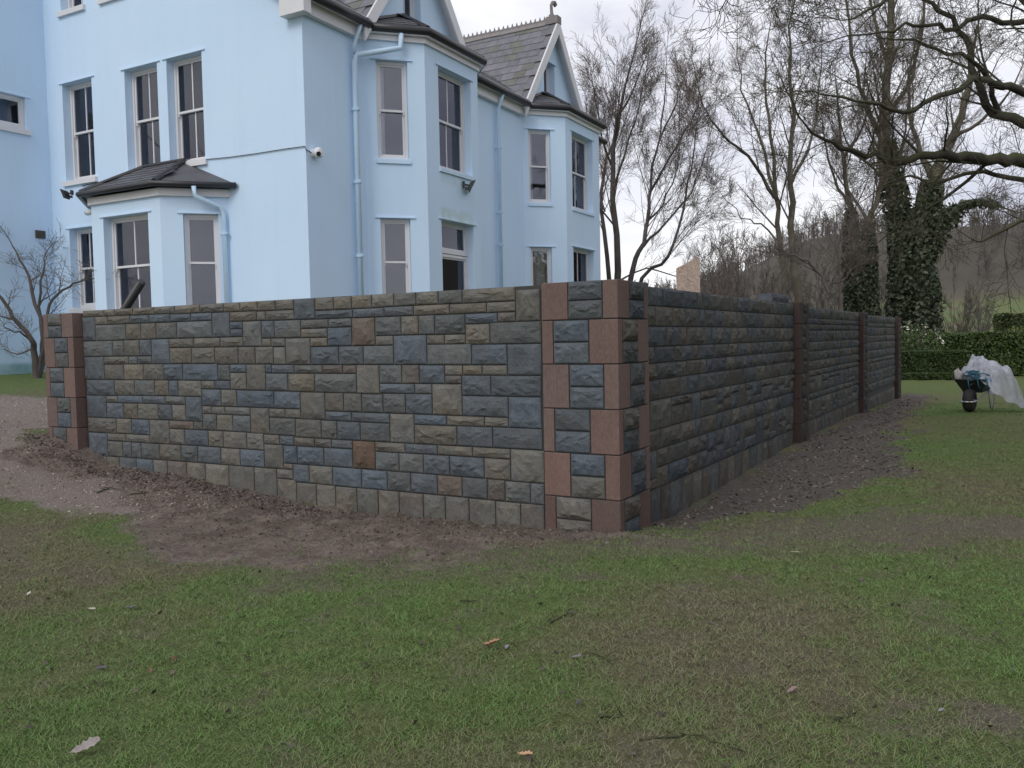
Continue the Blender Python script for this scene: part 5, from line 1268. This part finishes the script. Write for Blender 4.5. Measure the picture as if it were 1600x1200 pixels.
# wooded hillside
def far_wood():
    r = random.Random(91); proto = []
    for v in range(6):
        rr = random.Random(400 + v); tb = Tubes(); h = 1.0
        for s in range(rr.choice((1, 2))):
            base = Vector((rr.uniform(-.03, .03), rr.uniform(-.03, .03), 0)); P = [base, base + Vector((rr.uniform(-.05, .05), rr.uniform(-.05, .05), .45)), base + Vector((rr.uniform(-.1, .1), rr.uniform(-.1, .1), .97))]
            tb.add(P, [.018, .012, .003], 3)
            for k in range(19):
                t = rr.uniform(.14, .97); p = P[0].lerp(P[2], t); a = rr.uniform(0, 6.28); l = (1.1 - t) * rr.uniform(.18, .42)
                d = Vector((math.cos(a), math.sin(a), rr.uniform(.4, 1.4))).normalized(); q = p + d * l * .55; q2 = q + (d + Vector((0, 0, .4))).normalized() * l * .6
                tb.add([p, q, q2], [.006, .0045, .002], 3)
                for j in range(2):
                    d2 = (d + rand_perp(d, rr) * .9 + Vector((0, 0, .2))).normalized(); w = q.lerp(q2, rr.random() * .8)
                    tb.add([w, w + d2 * l * .32], [.0035, .0018], 3)
        o = tb.build("tmp", M_WOODT, None); me = o.data
        V = np.empty(len(me.vertices) * 3, np.float32); me.vertices.foreach_get('co', V)
        Fi = np.empty(len(me.loops), np.int32); me.loops.foreach_get('vertex_index', Fi)
        proto.append((V.reshape(-1, 3), Fi.reshape(-1, 4))); bpy.data.objects.remove(o, do_unlink=True); bpy.data.meshes.remove(me)
    VV, FF, off = [], [], 0
    fwd = Vector((C_F.x, C_F.y)).normalized(); rt = Vector((C_R.x, C_R.y)).normalized()
    n = 0
    while n < 720:
        d = (r.uniform(235, 292) if r.random() < .55 else r.uniform(160, 240)) if r.random() < .84 else r.uniform(70, 150); px = r.uniform(880, 1720)
        if d < 150 and px > 1380: continue
        x = CAM.x + fwd.x * d + rt.x * d * (px - 800) / F_PX; y = CAM.y + fwd.y * d + rt.y * d * (px - 800) / F_PX
        V, Fq = r.choice(proto); h = r.uniform(5.5, 8.0) * (1 if d > 150 else .8); wd = h * r.uniform(1.1, 1.7); a = r.uniform(0, 6.28)
        ca, sa = math.cos(a) * wd, math.sin(a) * wd
        W = np.stack([V[:, 0] * ca - V[:, 1] * sa + x, V[:, 0] * sa + V[:, 1] * ca + y, V[:, 2] * h + gz1(x, y) - .3], 1)
        VV.append(W); FF.append(Fq + off); off += len(V); n += 1
    o = np_mesh("far_wood", np.concatenate(VV), np.concatenate(FF), M_WOODT)
    tag(o, "brown leafless wood covering the distant hillside", None, None, "stuff")
far_wood()

# ------------------------------------------------------------------ hedges, flowering shrub
def hedge(name, label, p0, p1, thick, h, n, mat, seed, size, cat="hedge", group=None, lump=.05):
    """clipped hedge between two ground points"""
    r = np.random.default_rng(seed); p0 = Vector(p0); p1 = Vector(p1); ax = (p1 - p0); L = ax.length; ax.normalize(); nx = Vector((-ax.y, ax.x, 0))
    t = empty(name, p0, math.atan2(ax.y, ax.x), label, cat, group)
    mb = MB(); k = .10; mb.box(k, k, -.25, L - k, thick - k, h - k)
    mb.build("inner_branches", simple(name + "_inner", (.018, .022, .010), .95, .3, 6), t)
    A = [('f', L * h), ('t', L * thick), ('e', thick * h), ('e2', thick * h), ('b', L * h * .3)]; tot = sum(a for _, a in A); P = []
    for s, a in A:
        m = int(n * a / tot); u = r.random(m); v = r.random(m); dep = r.random(m) ** 2 * .12
        lm = lump * (vnoise(u * L * 1.7 + seed, v * 2.3, seed) - .4) * 2
        if s == 'f': q = np.stack([u * L, dep - lm, v * h], 1)
        elif s == 'b': q = np.stack([u * L, thick - dep + lm, v * h], 1)
        elif s == 't': q = np.stack([u * L, v * thick, h - dep + lm], 1)
        elif s == 'e': q = np.stack([dep - lm, u * thick, v * h], 1)
        else: q = np.stack([L - dep + lm, u * thick, v * h], 1)
        P.append(q)
    P = np.concatenate(P); P[:, 2] -= .02
    leaf_cloud("foliage", P, size, mat, t, r, .3)
    return t
def gp(px, D): return ground_pt(px, D) + Vector((0, 0, .05))
hedge("hedge", "tall clipped dark green hedge running across behind the wheelbarrow", gp(1385, 33.5), gp(1680, 32), 1.2, 1.58, 26000, M_HEDGE, 1, (.07, .13), "hedge", "clipped hedges", .07)
hedge("hedge", "low neat box hedge in front of the tall hedge, next to the wall's end", gp(1385, 30.8), gp(1507, 30.6), .7, .98, 12000, M_BOXH, 2, (.04, .075), "hedge", "clipped hedges", .02)
hedge("hedge", "knee-high dark edging hedge at the foot of the low box hedge", gp(1385, 29.8), gp(1500, 29.7), .35, .22, 4000, M_BOXH, 3, (.04, .07), "hedge", "clipped hedges", .02)
hedge("hedge", "dark clipped hedge far off at the field's edge", gp(1558, 62), gp(1700, 60), 1.5, 2.6, 9000, M_BOXH, 4, (.12, .22), "hedge", "clipped hedges", .1)
def bush(name, label, px, D, h, rad, n, mat, seed, size, fl=0):
    r = np.random.default_rng(seed); b0 = ground_pt(px, D); t = empty(name, b0, 0, label, "shrub")
    rr = random.Random(seed); tb = Tubes()
    for k in range(14):
        a = rr.uniform(0, 6.28); tip = Vector((math.cos(a) * rad * rr.uniform(.2, .9), math.sin(a) * rad * rr.uniform(.2, .9), h * rr.uniform(.7, 1)))
        tb.add([Vector((0, 0, 0)), tip * .5 + Vector((0, 0, .15)), tip], [.03, .015, .006], 4)
    tb.build("stem", M_TWIG, t)
    d = r.normal(0, 1, (n, 3)); d /= np.linalg.norm(d, axis=1, keepdims=True); q = d * (r.random(n) ** .4)[:, None] * np.array([rad, rad, h * .5]) + np.array([0, 0, h * .55])
    leaf_cloud("foliage", q, size, mat, t, r)
    if fl:
        d = r.normal(0, 1, (fl, 3)); d /= np.linalg.norm(d, axis=1, keepdims=True); q = d * np.array([rad, rad, h * .5]) * 1.02 + np.array([0, 0, h * .55])
        leaf_cloud("blossom", q, (.08, .15), M_FLOWER, t, r)
bush("flowering_shrub", "airy shrub dotted with pale blossom by the far end of the wall", 1428, 32.4, 2.0, 1.1, 2200, M_HEDGE, 5, (.06, .11), 110)
bush("evergreen_shrub", "yellow-green bush peeping over the right end of the tall hedge", 1590, 35.5, 1.9, .9, 2600, leafmat("yellow_green_leaf", (.07, .10, .02), (.20, .22, .05)), 6, (.07, .12))

# ------------------------------------------------------------------ things about the garden
# chipboard sheet standing in the yard
D = 14.0
a = at(1057.5, 419, D); b_ = at(1093.5, 401, D + .25)
ax = Vector((b_.x - a.x, b_.y - a.y, 0)); L = ax.length; ax.normalize(); nn = Vector((-ax.y, ax.x, 0))
zg = gz1(a.x, a.y)
t = MB(); p0 = Vector((a.x, a.y, 0)); p1 = p0 + ax * L
def up(p, z): return Vector((p.x, p.y, z))
t.prism([up(p0, zg - .02), up(p1, zg - .02), up(p1, b_.z), up(p0, a.z)], nn * .018)
m_, nt, bs = new_mat("chipboard")
v = objvec(nt, False)
c = mixc(nt, 1.0, ramp(nt, nz(nt, 4, 5, .6, v), [(.3, (.60, .45, .36)), (.7, (.76, .61, .50))]), ramp(nt, nz(nt, 34, 3, .7, v), [(.38, (.62,) * 3), (.6, (1.1,) * 3)]), 'MULTIPLY')
nt.links.new(c, bs.inputs['Base Color']); bs.inputs['Roughness'].default_value = .8
o = t.build("chipboard_sheet", m_); tag(o, "pale chipboard sheet with a slanted top standing behind the side wall", "board")
# dark pipe leaning against the inside of the front wall
top = on_y(221, 441, .70); rimp = on_y(197, 480, .72); dr = (rimp - top).normalized()
k_ = (gz1(rimp.x, 1.0) + .02 - top.z) / dr.z
t = MB(); foot = top + dr * k_; t.tube([foot, top], .055, 14); m2 = t.build("pipe", M_BLACK, None, True)
tag(m2, "black plastic pipe leaning up from behind the stone wall before the bay window", "pipe")

# wheelbarrow
hx = Vector((-.171, -.984, 0)).normalized(); ang = math.atan2(hx.y, hx.x)
wb0 = Vector((1.98, 13.16, 0)) - hx * .62; gzb = gz1(1.98, 13.16)
WB = empty("wheelbarrow", (wb0.x, wb0.y, gzb), ang, "loaded builder's wheelbarrow with one fat tyre standing on the lawn", "wheelbarrow")
def ring_torus(mb, c, axis, R, r, n=24, k=10):
    axis = Vector(axis).normalized(); u = Vector((0, 0, 1)); w = axis.cross(u)
    b0 = len(mb.v)
    for i in range(n):
        A = 2 * math.pi * i / n; d = u * math.cos(A) + w * math.sin(A)
        for j in range(k):
            B = 2 * math.pi * j / k; mb.v.append(tuple(Vector(c) + d * (R + r * math.cos(B)) + axis * (r * 1.25 * math.sin(B))))
    for i in range(n):
        for j in range(k): mb.f.append((b0 + i * k + j, b0 + ((i + 1) % n) * k + j, b0 + ((i + 1) % n) * k + (j + 1) % k, b0 + i * k + (j + 1) % k))
m = MB(); ring_torus(m, (.62, 0, .235), (0, 1, 0), .155, .082); ty = m.build("wheel", M_RUBBER, WB, True)
m = MB(); m.tube([(.62, -.06, .235), (.62, .06, .235)], .085, 16); m.tube([(.62, -.13, .235), (.62, .13, .235)], .016, 8); m.build("hub", M_STEEL, ty)
m = MB()
for s in (-1, 1):
    m.tube([(.86, s * .06, .22), (.80, s * .13, .22), (.62, s * .14, .235), (.30, s * .20, .33), (-.15, s * .26, .47), (-.85, s * .30, .64)], .017, 8)
m.tube([(.86, -.06, .22), (.875, 0, .22), (.86, .06, .22)], .017, 8); m.build("frame", M_STEEL, WB, True)
for s in (-1, 1):
    m = MB(); m.tube([(.12, s * .24, .42), (-.06, s * .25, .03), (-.20, s * .25, .0), (-.34, s * .26, .30), (-.38, s * .27, .52)], .016, 8); m.build("leg", M_STEEL, WB, True)
    m = MB(); m.tube([(-.72, s * .295, .61), (-.88, s * .30, .65)], .024, 10); m.build("grip", M_RUBBER, WB, True)
m = MB()
lo = [(.36, -.17, .38), (.36, .17, .38), (-.24, .22, .42), (-.24, -.22, .42)]; hi = [(.62, -.30, .66), (.62, .30, .66), (-.46, .33, .68), (-.46, -.33, .68)]
m.quad(*lo)
for i in range(4): m.quad(lo[i], lo[(i + 1) % 4], hi[(i + 1) % 4], hi[i])
m.tube([*hi, hi[0]], .014, 8); tray = m.build("tray", M_TRAY, WB)
WBM = WB.matrix_basis.copy() if False else Matrix.Translation((wb0.x, wb0.y, gzb)) @ Matrix.Rotation(ang, 4, 'Z')
# load: coils of blue twine, a blue sack, a pale bag end
tw = empty("twine_coil", WBM @ Vector((.30, .05, .62)), ang, "tangled coil of blue-green twine heaped at the front of the wheelbarrow", "twine")
r = random.Random(4)
m = MB()
for k in range(24):
    cx, cy, R = r.uniform(-.12, .22), r.uniform(-.12, .14), r.uniform(.10, .22); tx, ty_ = r.uniform(-.5, .5), r.uniform(-.5, .5); zc = r.uniform(.06, .17); ph = r.uniform(0, 6)
    pts = [(cx + R * math.cos(ph + q * .42), cy + R * .8 * math.sin(ph + q * .42), zc + .1 * tx * math.cos(q * .42) + .12 * ty_ * math.sin(q * .42) + r.uniform(-.01, .01)) for q in range(15)]
    m.tube(pts, .011, 5)
for k in range(5):
    y0 = r.uniform(-.2, .25); m.tube([(.30, y0, .08), (.38, y0 + .03, .05), (.40, y0 + .05, -.06), (.36, y0 + .08, -.12 - r.uniform(0, .1))], .008, 5)
m.build("twine", M_ROPE, tw, True)
def blob(name, label, cat, loc, rad, mat, seed, rough=.12):
    r = np.random.default_rng(seed); n, k = 18, 12; V = []
    for i in range(k + 1):
        th = math.pi * i / k
        for j in range(n):
            ph = 2 * math.pi * j / n; q = 1 + rough * (2 * vnoise(np.array([3 * math.cos(ph) + 5]), np.array([3 * math.cos(th) + 2 * math.sin(ph) + 9]), seed)[0] - 1) + rough * .4 * math.sin(5 * ph + 3 * th)
            V.append((rad[0] * q * math.sin(th) * math.cos(ph), rad[1] * q * math.sin(th) * math.sin(ph), rad[2] * q * math.cos(th)))
    Fq = [(i * n + j, i * n + (j + 1) % n, (i + 1) * n + (j + 1) % n, (i + 1) * n + j) for i in range(k) for j in range(n)]
    me = bpy.data.meshes.new(name); me.from_pydata(V, [], Fq); me.update(); me.polygons.foreach_set('use_smooth', [True] * len(Fq))
    o = link_mesh(name, me, mat); o.location = WBM @ Vector(loc); o.rotation_euler = (0, 0, ang); tag(o, label, cat); return o
blob("plastic_sack", "bright blue plastic sack squeezed over the wheelbarrow's rim beside the twine", "sack", (.36, .27, .62), (.13, .12, .10), M_BLUEBAG, 7, .25)
blob("bag_end", "small pale bag end sticking up at the wheelbarrow's front corner", "bag", (.50, -.24, .74), (.07, .08, .12), simple("pale_bag", (.42, .40, .38), .7), 8, .3)
# polythene sheet thrown over the load and trailing on to the grass
def polythene():
    n, k = 96, 30; V = []; c0 = Vector((-.06, .10)); rng_ = np.random.default_rng(3)
    trail = math.atan2(.95, -.25)
    gz_l = lambda x, y: gz1(*(WBM @ Vector((x, y, 0))).xy) - gzb
    for i in range(k + 1):
        s = i / k
        for j in range(n):
            th = 2 * math.pi * j / n; dth = abs((th - trail + math.pi) % (2 * math.pi) - math.pi)
            tr = max(0.0, 1 - dth / 1.5) ** .6
            Rr = (.48 + .10 * abs(math.cos(th))) * (1 + .10 * math.sin(3 * th + 1) + .06 * math.sin(7 * th)) + tr * .28
            x = c0.x + math.cos(th) * Rr * s; y = c0.y + math.sin(th) * Rr * s
            z_rim = .60 - .10 * max(0, math.sin(th - .4)); top = 1.07 + .05 * math.sin(2.3 * th + 1)
            q = s ** 2.3
            z = top * (1 - q) + z_rim * q
            if tr > 0:
                body = min(1, s * Rr / .55); slope = 1.0 - .25 * body ** 2.2
                drop = max(0.0, (s * Rr - .50)) / max(.01, Rr - .50)
                z = (1 - tr ** .6) * z + tr ** .6 * (slope * (1 - drop) ** .8 + .02 * drop)
            f = vnoise(np.array([th * 3.1 + 4]), np.array([s * 4.2]), 5)[0] - .5; f2 = vnoise(np.array([th * 8.5]), np.array([s * 6 + 3]), 9)[0] - .5
            z += (f * .20 + f2 * .11 + .03 * math.sin(th * 11 + s * 7)) * min(1, s * 2.2) * (1 if tr < .1 else .7)
            if s > .9 and tr <= .05: z -= .09 * abs(math.sin(th * 5)) * (s - .9) * 10
            V.append((x + f2 * .06 * s, y + f * .06 * s, max(z, gz_l(x, y) + .015 + .03 * abs(f2))))
    Fq = [(i * n + j, i * n + (j + 1) % n, (i + 1) * n + (j + 1) % n, (i + 1) * n + j) for i in range(k) for j in range(n)]
    me = bpy.data.meshes.new("polythene_sheet"); me.from_pydata(V, [], Fq); me.update(); me.polygons.foreach_set('use_smooth', [True] * len(Fq))
    m, nt, b = new_mat("milky_polythene"); nt.nodes.remove(b); out = [q for q in nt.nodes if q.type == 'OUTPUT_MATERIAL'][0]
    v = objvec(nt, False)
    d1 = nt.nodes.new("ShaderNodeBsdfDiffuse"); d1.inputs[0].default_value = (.80, .81, .90, 1)
    d2 = nt.nodes.new("ShaderNodeBsdfTranslucent"); d2.inputs[0].default_value = (.75, .77, .85, 1)
    gl = nt.nodes.new("ShaderNodeBsdfGlossy"); gl.inputs['Roughness'].default_value = .25
    tr = nt.nodes.new("ShaderNodeBsdfTransparent"); tr.inputs[0].default_value = (.92, .95, .95, 1)
    bp = nt.nodes.new("ShaderNodeBump"); bp.inputs['Strength'].default_value = .8; bp.inputs['Distance'].default_value = .05
    nt.links.new(nz(nt, 9, 4, .6, v, 1.5), bp.inputs['Height'])
    for q in (d1, gl): nt.links.new(bp.outputs[0], q.inputs['Normal'])
    a1 = nt.nodes.new("ShaderNodeMixShader"); a1.inputs[0].default_value = .35; nt.links.new(d1.outputs[0], a1.inputs[1]); nt.links.new(d2.outputs[0], a1.inputs[2])
    a2 = nt.nodes.new("ShaderNodeMixShader"); a2.inputs[0].default_value = .10; nt.links.new(a1.outputs[0], a2.inputs[1]); nt.links.new(gl.outputs[0], a2.inputs[2])
    a3 = nt.nodes.new("ShaderNodeMixShader"); nt.links.new(ramp(nt, nz(nt, 2.2, 4, .6, v), [(.40, (.12,) * 3), (.62, (.55,) * 3)]), a3.inputs[0])
    nt.links.new(a2.outputs[0], a3.inputs[1]); nt.links.new(tr.outputs[0], a3.inputs[2]); nt.links.new(a3.outputs[0], out.inputs[0])
    o = link_mesh("polythene_sheet", me, m); o.matrix_basis = WBM
    tag(o, "crumpled milky polythene sheet thrown over the wheelbarrow and trailing on the grass", "plastic sheet")
polythene()

# ------------------------------------------------------------------ grass, litter, chips
NR = np.random.default_rng(17)
def frustum_points(n, d0, d1, power, pad=1.25):
    d = d0 + (d1 - d0) * NR.random(n) ** power; u = (NR.random(n) * 2 - 1) * .6 * pad
    fx, fy = C_F.x / math.hypot(C_F.x, C_F.y), C_F.y / math.hypot(C_F.x, C_F.y)
    return CAM.x + fx * d + fy * d * u, CAM.y + fy * d - fx * d * u, d
def grass():
    V = []; T = []; n = 1150000
    x, y, d = frustum_points(n, 2.4, 22, 1.35)
    wallblock = (y > -.02) & (x < -.02)
    g, s, c, wo, l = masks(x, y)
    bare = np.clip(np.maximum.reduce([g * 1.05, s * .93, c * .97, wo * .70]), 0, 1)
    tuft = fbm(x * 6, y * 6, 61, 3)
    keep = (NR.random(n) > bare ** .8) & ~wallblock & (NR.random(n) < .55 + .6 * sstep(.3, .6, tuft))
    x, y, d, wo, l, tuft = [q[keep] for q in (x, y, d, wo, l, tuft)]
    m = len(x); z = gz(x, y)
    h = (.008 + .020 * NR.random(m) ** 1.6) * (.9 + .3 * sstep(.35, .7, tuft)); w = (.0013 + .0011 * NR.random(m)) * (1 + d * .09)
    a = NR.random(m) * 2 * np.pi; lean = (.4 + 1.3 * NR.random(m)) * h; la = NR.random(m) * 2 * np.pi
    P = np.stack([x, y, z - .004], 1); U = np.stack([np.cos(a), np.sin(a), 0 * a], 1) * w[:, None]
    top = P + np.stack([np.cos(la) * lean * 1.3, np.sin(la) * lean * 1.3, h], 1); mid = P + np.stack([np.cos(la) * lean * .45, np.sin(la) * lean * .45, h * .62], 1)
    Vv = np.stack([P - U, P + U, top], 1).reshape(-1, 3)
    tint = np.clip(l * .8 + .12 + NR.normal(0, .27, m) - wo * .45 + (tuft - .5) * .6, 0, 1)
    o = np_mesh("grass", Vv, np.arange(m * 3).reshape(m, 3), M_GRASS, None, dict(tint=np.repeat(tint, 3)))
    tag(o, "short rough lawn grass, thin and muddy in patches", None, None, "stuff")
    print("grass blades", m)
grass()
def shards(name, label, x, y, size, mat, flat=.35, sink=.2):
    """small irregular chips lying on the ground"""
    m = len(x); z = gz(x, y); s = NR.uniform(size[0], size[1], m) ; a = NR.random(m) * 6.283
    base = np.array([(-1, -.6, 0), (1, -.5, 0), (.8, .6, 0), (-.9, .5, 0), (-.7, -.4, 1), (.7, -.35, 1), (.6, .45, 1), (-.6, .35, 1)], float)
    V = np.repeat(base[None], m, 0) + NR.normal(0, .16, (m, 8, 3))
    V[:, :, 1] *= NR.uniform(.35, 1, m)[:, None]; V[:, :, 2] *= (flat * NR.uniform(.5, 1.3, m))[:, None]
    tx, ty = NR.normal(0, .35, m), NR.normal(0, .35, m)
    V[:, :, 2] += V[:, :, 0] * tx[:, None] + V[:, :, 1] * ty[:, None]
    V *= (s * .5)[:, None, None]
    ca, sa = np.cos(a)[:, None], np.sin(a)[:, None]
    W = np.stack([V[:, :, 0] * ca - V[:, :, 1] * sa + x[:, None], V[:, :, 0] * sa + V[:, :, 1] * ca + y[:, None], V[:, :, 2] + (z - s * .08 * sink)[:, None]], 2)
    fb = np.array([(4, 5, 6, 7), (0, 1, 5, 4), (1, 2, 6, 5), (2, 3, 7, 6), (3, 0, 4, 7)])
    Fq = (np.arange(m)[:, None, None] * 8 + fb[None]).reshape(-1, 4)
    o = np_mesh(name, W.reshape(-1, 3), Fq, mat, None, dict(tint=np.repeat(NR.random(m) ** 1.5, 8)))
    tag(o, label, None, None, "stuff")
def sample(mask_i, n, box, lim=.5):
    x = NR.uniform(box[0], box[1], n); y = NR.uniform(box[2], box[3], n); mk = masks(x, y)[mask_i]; k = (NR.random(n) < mk) & (mk > lim * .2)
    return x[k], y[k]
x, y = sample(2, 16000, (-.1, 2.3, -.1, 20.5)); k = (x > .02) | (y < -.02)
shards("wood_chips", "dark bark chips strewn along the foot of the side wall", x[k], y[k], (.015, .06), M_CHIP, .22)
x, y = sample(1, 8000, (-8, .3, -1.7, .0)); k = (y < -.02) & (NR.random(len(x)) < np.exp(y * 1.1))
shards("soil_clods", "loose soil clods and stones banked against the front wall", x[k], y[k], (.008, .032), M_CLOD, .8)
# chipped bark banked close to the left half of the front wall
n = 4600; x = NR.uniform(-8.2, -3.0, n); y = -.03 - np.abs(NR.normal(0, .17, n)) - .12 * sstep(-5, -3, x); k = (x > -6.4) | (y < -.2) ; k &= ~((x < -7.2) & (x > -7.95) & (y > -.13))
shards("bark_mulch", "purple-brown bark mulch banked along the left half of the wall", x[k], y[k], (.015, .045), leafmat("mulch", (.05, .036, .032), (.20, .165, .155), .85), .35)
x, y = sample(0, 7000, (-13, -3.8, -1.8, 1.6))
shards("gravel", "pinkish grit and small stones on the path at left", x, y, (.008, .03), leafmat("grit", (.20, .15, .135), (.46, .38, .35), .9), .7)
# small dark clods and worm casts all over the lawn
x, y, d = frustum_points(2600, 2.6, 15, 1.0); k = ~((y > -.05) & (x < .05)); k &= NR.random(len(x)) < .25 + .9 * (fbm(x * 1.1, y * 1.1, 88, 3) > .52)
shards("worm_casts", "small dark clods and worm casts dotting the lawn", x[k], y[k], (.008, .030), leafmat("lawn_clod", (.035, .03, .026), (.13, .11, .095), .9), .5)
# thin litter over the lawn
x, y, d = frustum_points(1100, 2.8, 17, 1.0); k = ~((y > -.05) & (x < .05)); x, y = x[k], y[k]
C = np.stack([x, y, gz(x, y) + .012], 1)
leaf_cloud("leaf_litter", C, (.012, .04), M_DEADLEAF, None, NR, 2.5, "stuff")["label"] = "scattered scraps of dead leaf over the lawn"

# individual fallen leaves and twigs
def oak_leaf(name, label, px, py, size, color, rz, curl, group="fallen leaves on the lawn"):
    p = on_z(px, py, -.03); p.z = gz1(p.x, p.y) + .018
    out = []; n = 9
    prof = [.05, .16, .27, .20, .38, .27, .42, .25, .20]
    L = [(i / (n - 1) * 1.0 - .5, prof[i] * .62) for i in range(n)]
    V = [(-.62, 0, 0)]; 
    for (x, w) in L: V += [(x, w, 0), (x, 0, 0), (x, -w, 0)]
    V.append((.56, 0, 0)); Fq = [(0, 1, 2), (0, 2, 3)]
    for i in range(n - 1):
        b = 1 + 3 * i; Fq += [(b, b + 3, b + 4, b + 1), (b + 1, b + 4, b + 5, b + 2)]
    b = 1 + 3 * (n - 1); e = len(V) - 1; Fq += [(b, e, b + 1), (b + 1, e, b + 2)]
    r = random.Random(int(px)); 
    V = [(x * size, y * size, size * (curl * (abs(y) * 1.6 + x * x * .8) + r.uniform(-.025, .025))) for x, y, z in V]
    me = bpy.data.meshes.new(name); me.from_pydata(V, [], Fq); me.update()
    o = link_mesh(name, me, None); m = simple("leaf_" + str(int(px)), color, .7, .25, 30, .3); me.materials.append(m)
    so = o.modifiers.new("thickness", 'SOLIDIFY'); so.thickness = .0012
    o.location = p; o.rotation_euler = (random.Random(py).uniform(-.2, .2), random.Random(px).uniform(-.25, .1), rz); tag(o, label, "leaf", group)
    return o
big = oak_leaf("fallen_leaf", "large pale curled oak leaf lying at the bottom left of the lawn", 134, 1180, .105, (.30, .265, .25), .95, .28)
big.rotation_euler = Matrix.Rotation(.62, 3, (math.cos(_yaw), math.sin(_yaw), 0)).to_euler() if False else (.42, -.18, 1.25); big.location.z += .02
oak_leaf("fallen_leaf", "orange-brown curled leaf on the grass in the middle of the lawn", 768, 1021, .085, (.34, .19, .11), .6, .5)
oak_leaf("fallen_leaf", "grey leaf touching the orange-brown leaf in mid lawn", 792, 1022, .05, (.20, .20, .22), 2.0, .2)
oak_leaf("fallen_leaf", "pale orange leaf at the very bottom edge of the lawn", 821, 1192, .055, (.46, .28, .17), .3, .5)
oak_leaf("fallen_leaf", "dark wet leaf pair in the left lawn below the bare patch", 158, 1043, .055, (.09, .09, .10), .9, .3)
oak_leaf("fallen_leaf", "red-brown leaf on the bright green patch at left", 271, 1036, .05, (.16, .065, .04), 1.9, .5)
oak_leaf("fallen_leaf", "brown leaf just left of the red-brown leaf on bright grass", 235, 1050, .045, (.17, .09, .06), 2.6, .4)
oak_leaf("fallen_leaf", "light scrap of leaf near the left edge below the gravel path", 45, 929, .05, (.52, .46, .44), 2.2, .3)
oak_leaf("fallen_leaf", "pale leaf near the muddy edge left of centre", 143, 951, .05, (.42, .36, .32), .4, .3)
oak_leaf("fallen_leaf", "dark slate-coloured leaf in the left lawn's middle", 205, 948, .07, (.11, .11, .13), .5, .2)
oak_leaf("fallen_leaf", "dull purple leaf right of the two touching leaves", 901, 1039, .05, (.17, .15, .18), .7, .2)
oak_leaf("fallen_leaf", "dark leaf standing on edge low in the centre lawn", 905, 1112, .05, (.09, .085, .09), 1.5, .6)
oak_leaf("fallen_leaf", "pinkish crumpled leaf in the right-hand lawn", 1237, 1088, .055, (.26, .18, .17), 1.0, .5)
oak_leaf("fallen_leaf", "pale straw leaf in the right-hand lawn nearer the wall", 1243, 864, .06, (.40, .36, .26), .2, .3)
oak_leaf("fallen_leaf", "small grey leaf far right in the lower lawn", 1470, 1115, .045, (.24, .23, .26), 1.3, .3)
def twig(label, pxs, r0, z=-.03, mat=None):
    P = []
    for q in pxs:
        p = on_z(*q, z); p = on_z(*q, gz1(p.x, p.y)); p.z = gz1(p.x, p.y) + r0 + .006; P.append(p)
    r = random.Random(int(pxs[0][0])); b = P[0].copy(); tb = MB(); Q = smooth_path([p - b for p in P], .006, r, 4)
    tb.tube(Q, [r0 * (1 - .6 * i / (len(Q) - 1)) for i in range(len(Q))], 6)
    for k in range(2):
        i = r.randrange(1, len(Q) - 1); d = Vector((r.uniform(-1, 1), r.uniform(-1, 1), .25)).normalized() * r.uniform(.04, .1); tb.tube([Q[i], Q[i] + d * .5, Q[i] + d], [r0 * .5, r0 * .4, r0 * .25], 5)
    o = tb.build("fallen_twig", mat or M_OAK, None, True); o.location = b; tag(o, label, "twig", "fallen twigs")
twig("long thin twig lying in the bottom right of the lawn", [(1000, 1158), (1050, 1154), (1090, 1153), (1120, 1164), (1164, 1178)], .0045)
twig("dark stick on the gravel path, left of another stick", [(152, 776), (170, 771), (190, 769)], .009, .12)
twig("dark stick on the gravel nearer the wall's foot", [(203, 779), (225, 776), (248, 770)], .009, .12)
twig("short pale stick in the centre lawn", [(719, 943), (733, 944), (746, 940)], .006)
twig("slanting twig in the centre lawn below the corner pier", [(860, 975), (876, 966), (893, 954)], .006)
twig("thin twig right of the middle leaves", [(918, 1025), (938, 1029), (958, 1040)], .005)
twig("low twig beside the dark leaf at lower centre", [(935, 1122), (955, 1122), (975, 1121)], .0055)
twig("fine curved twig in the right lawn's lower half", [(1302, 1128), (1322, 1124), (1340, 1114)], .0045)

# render settings that travel with the scene
scene.render.film_transparent = False
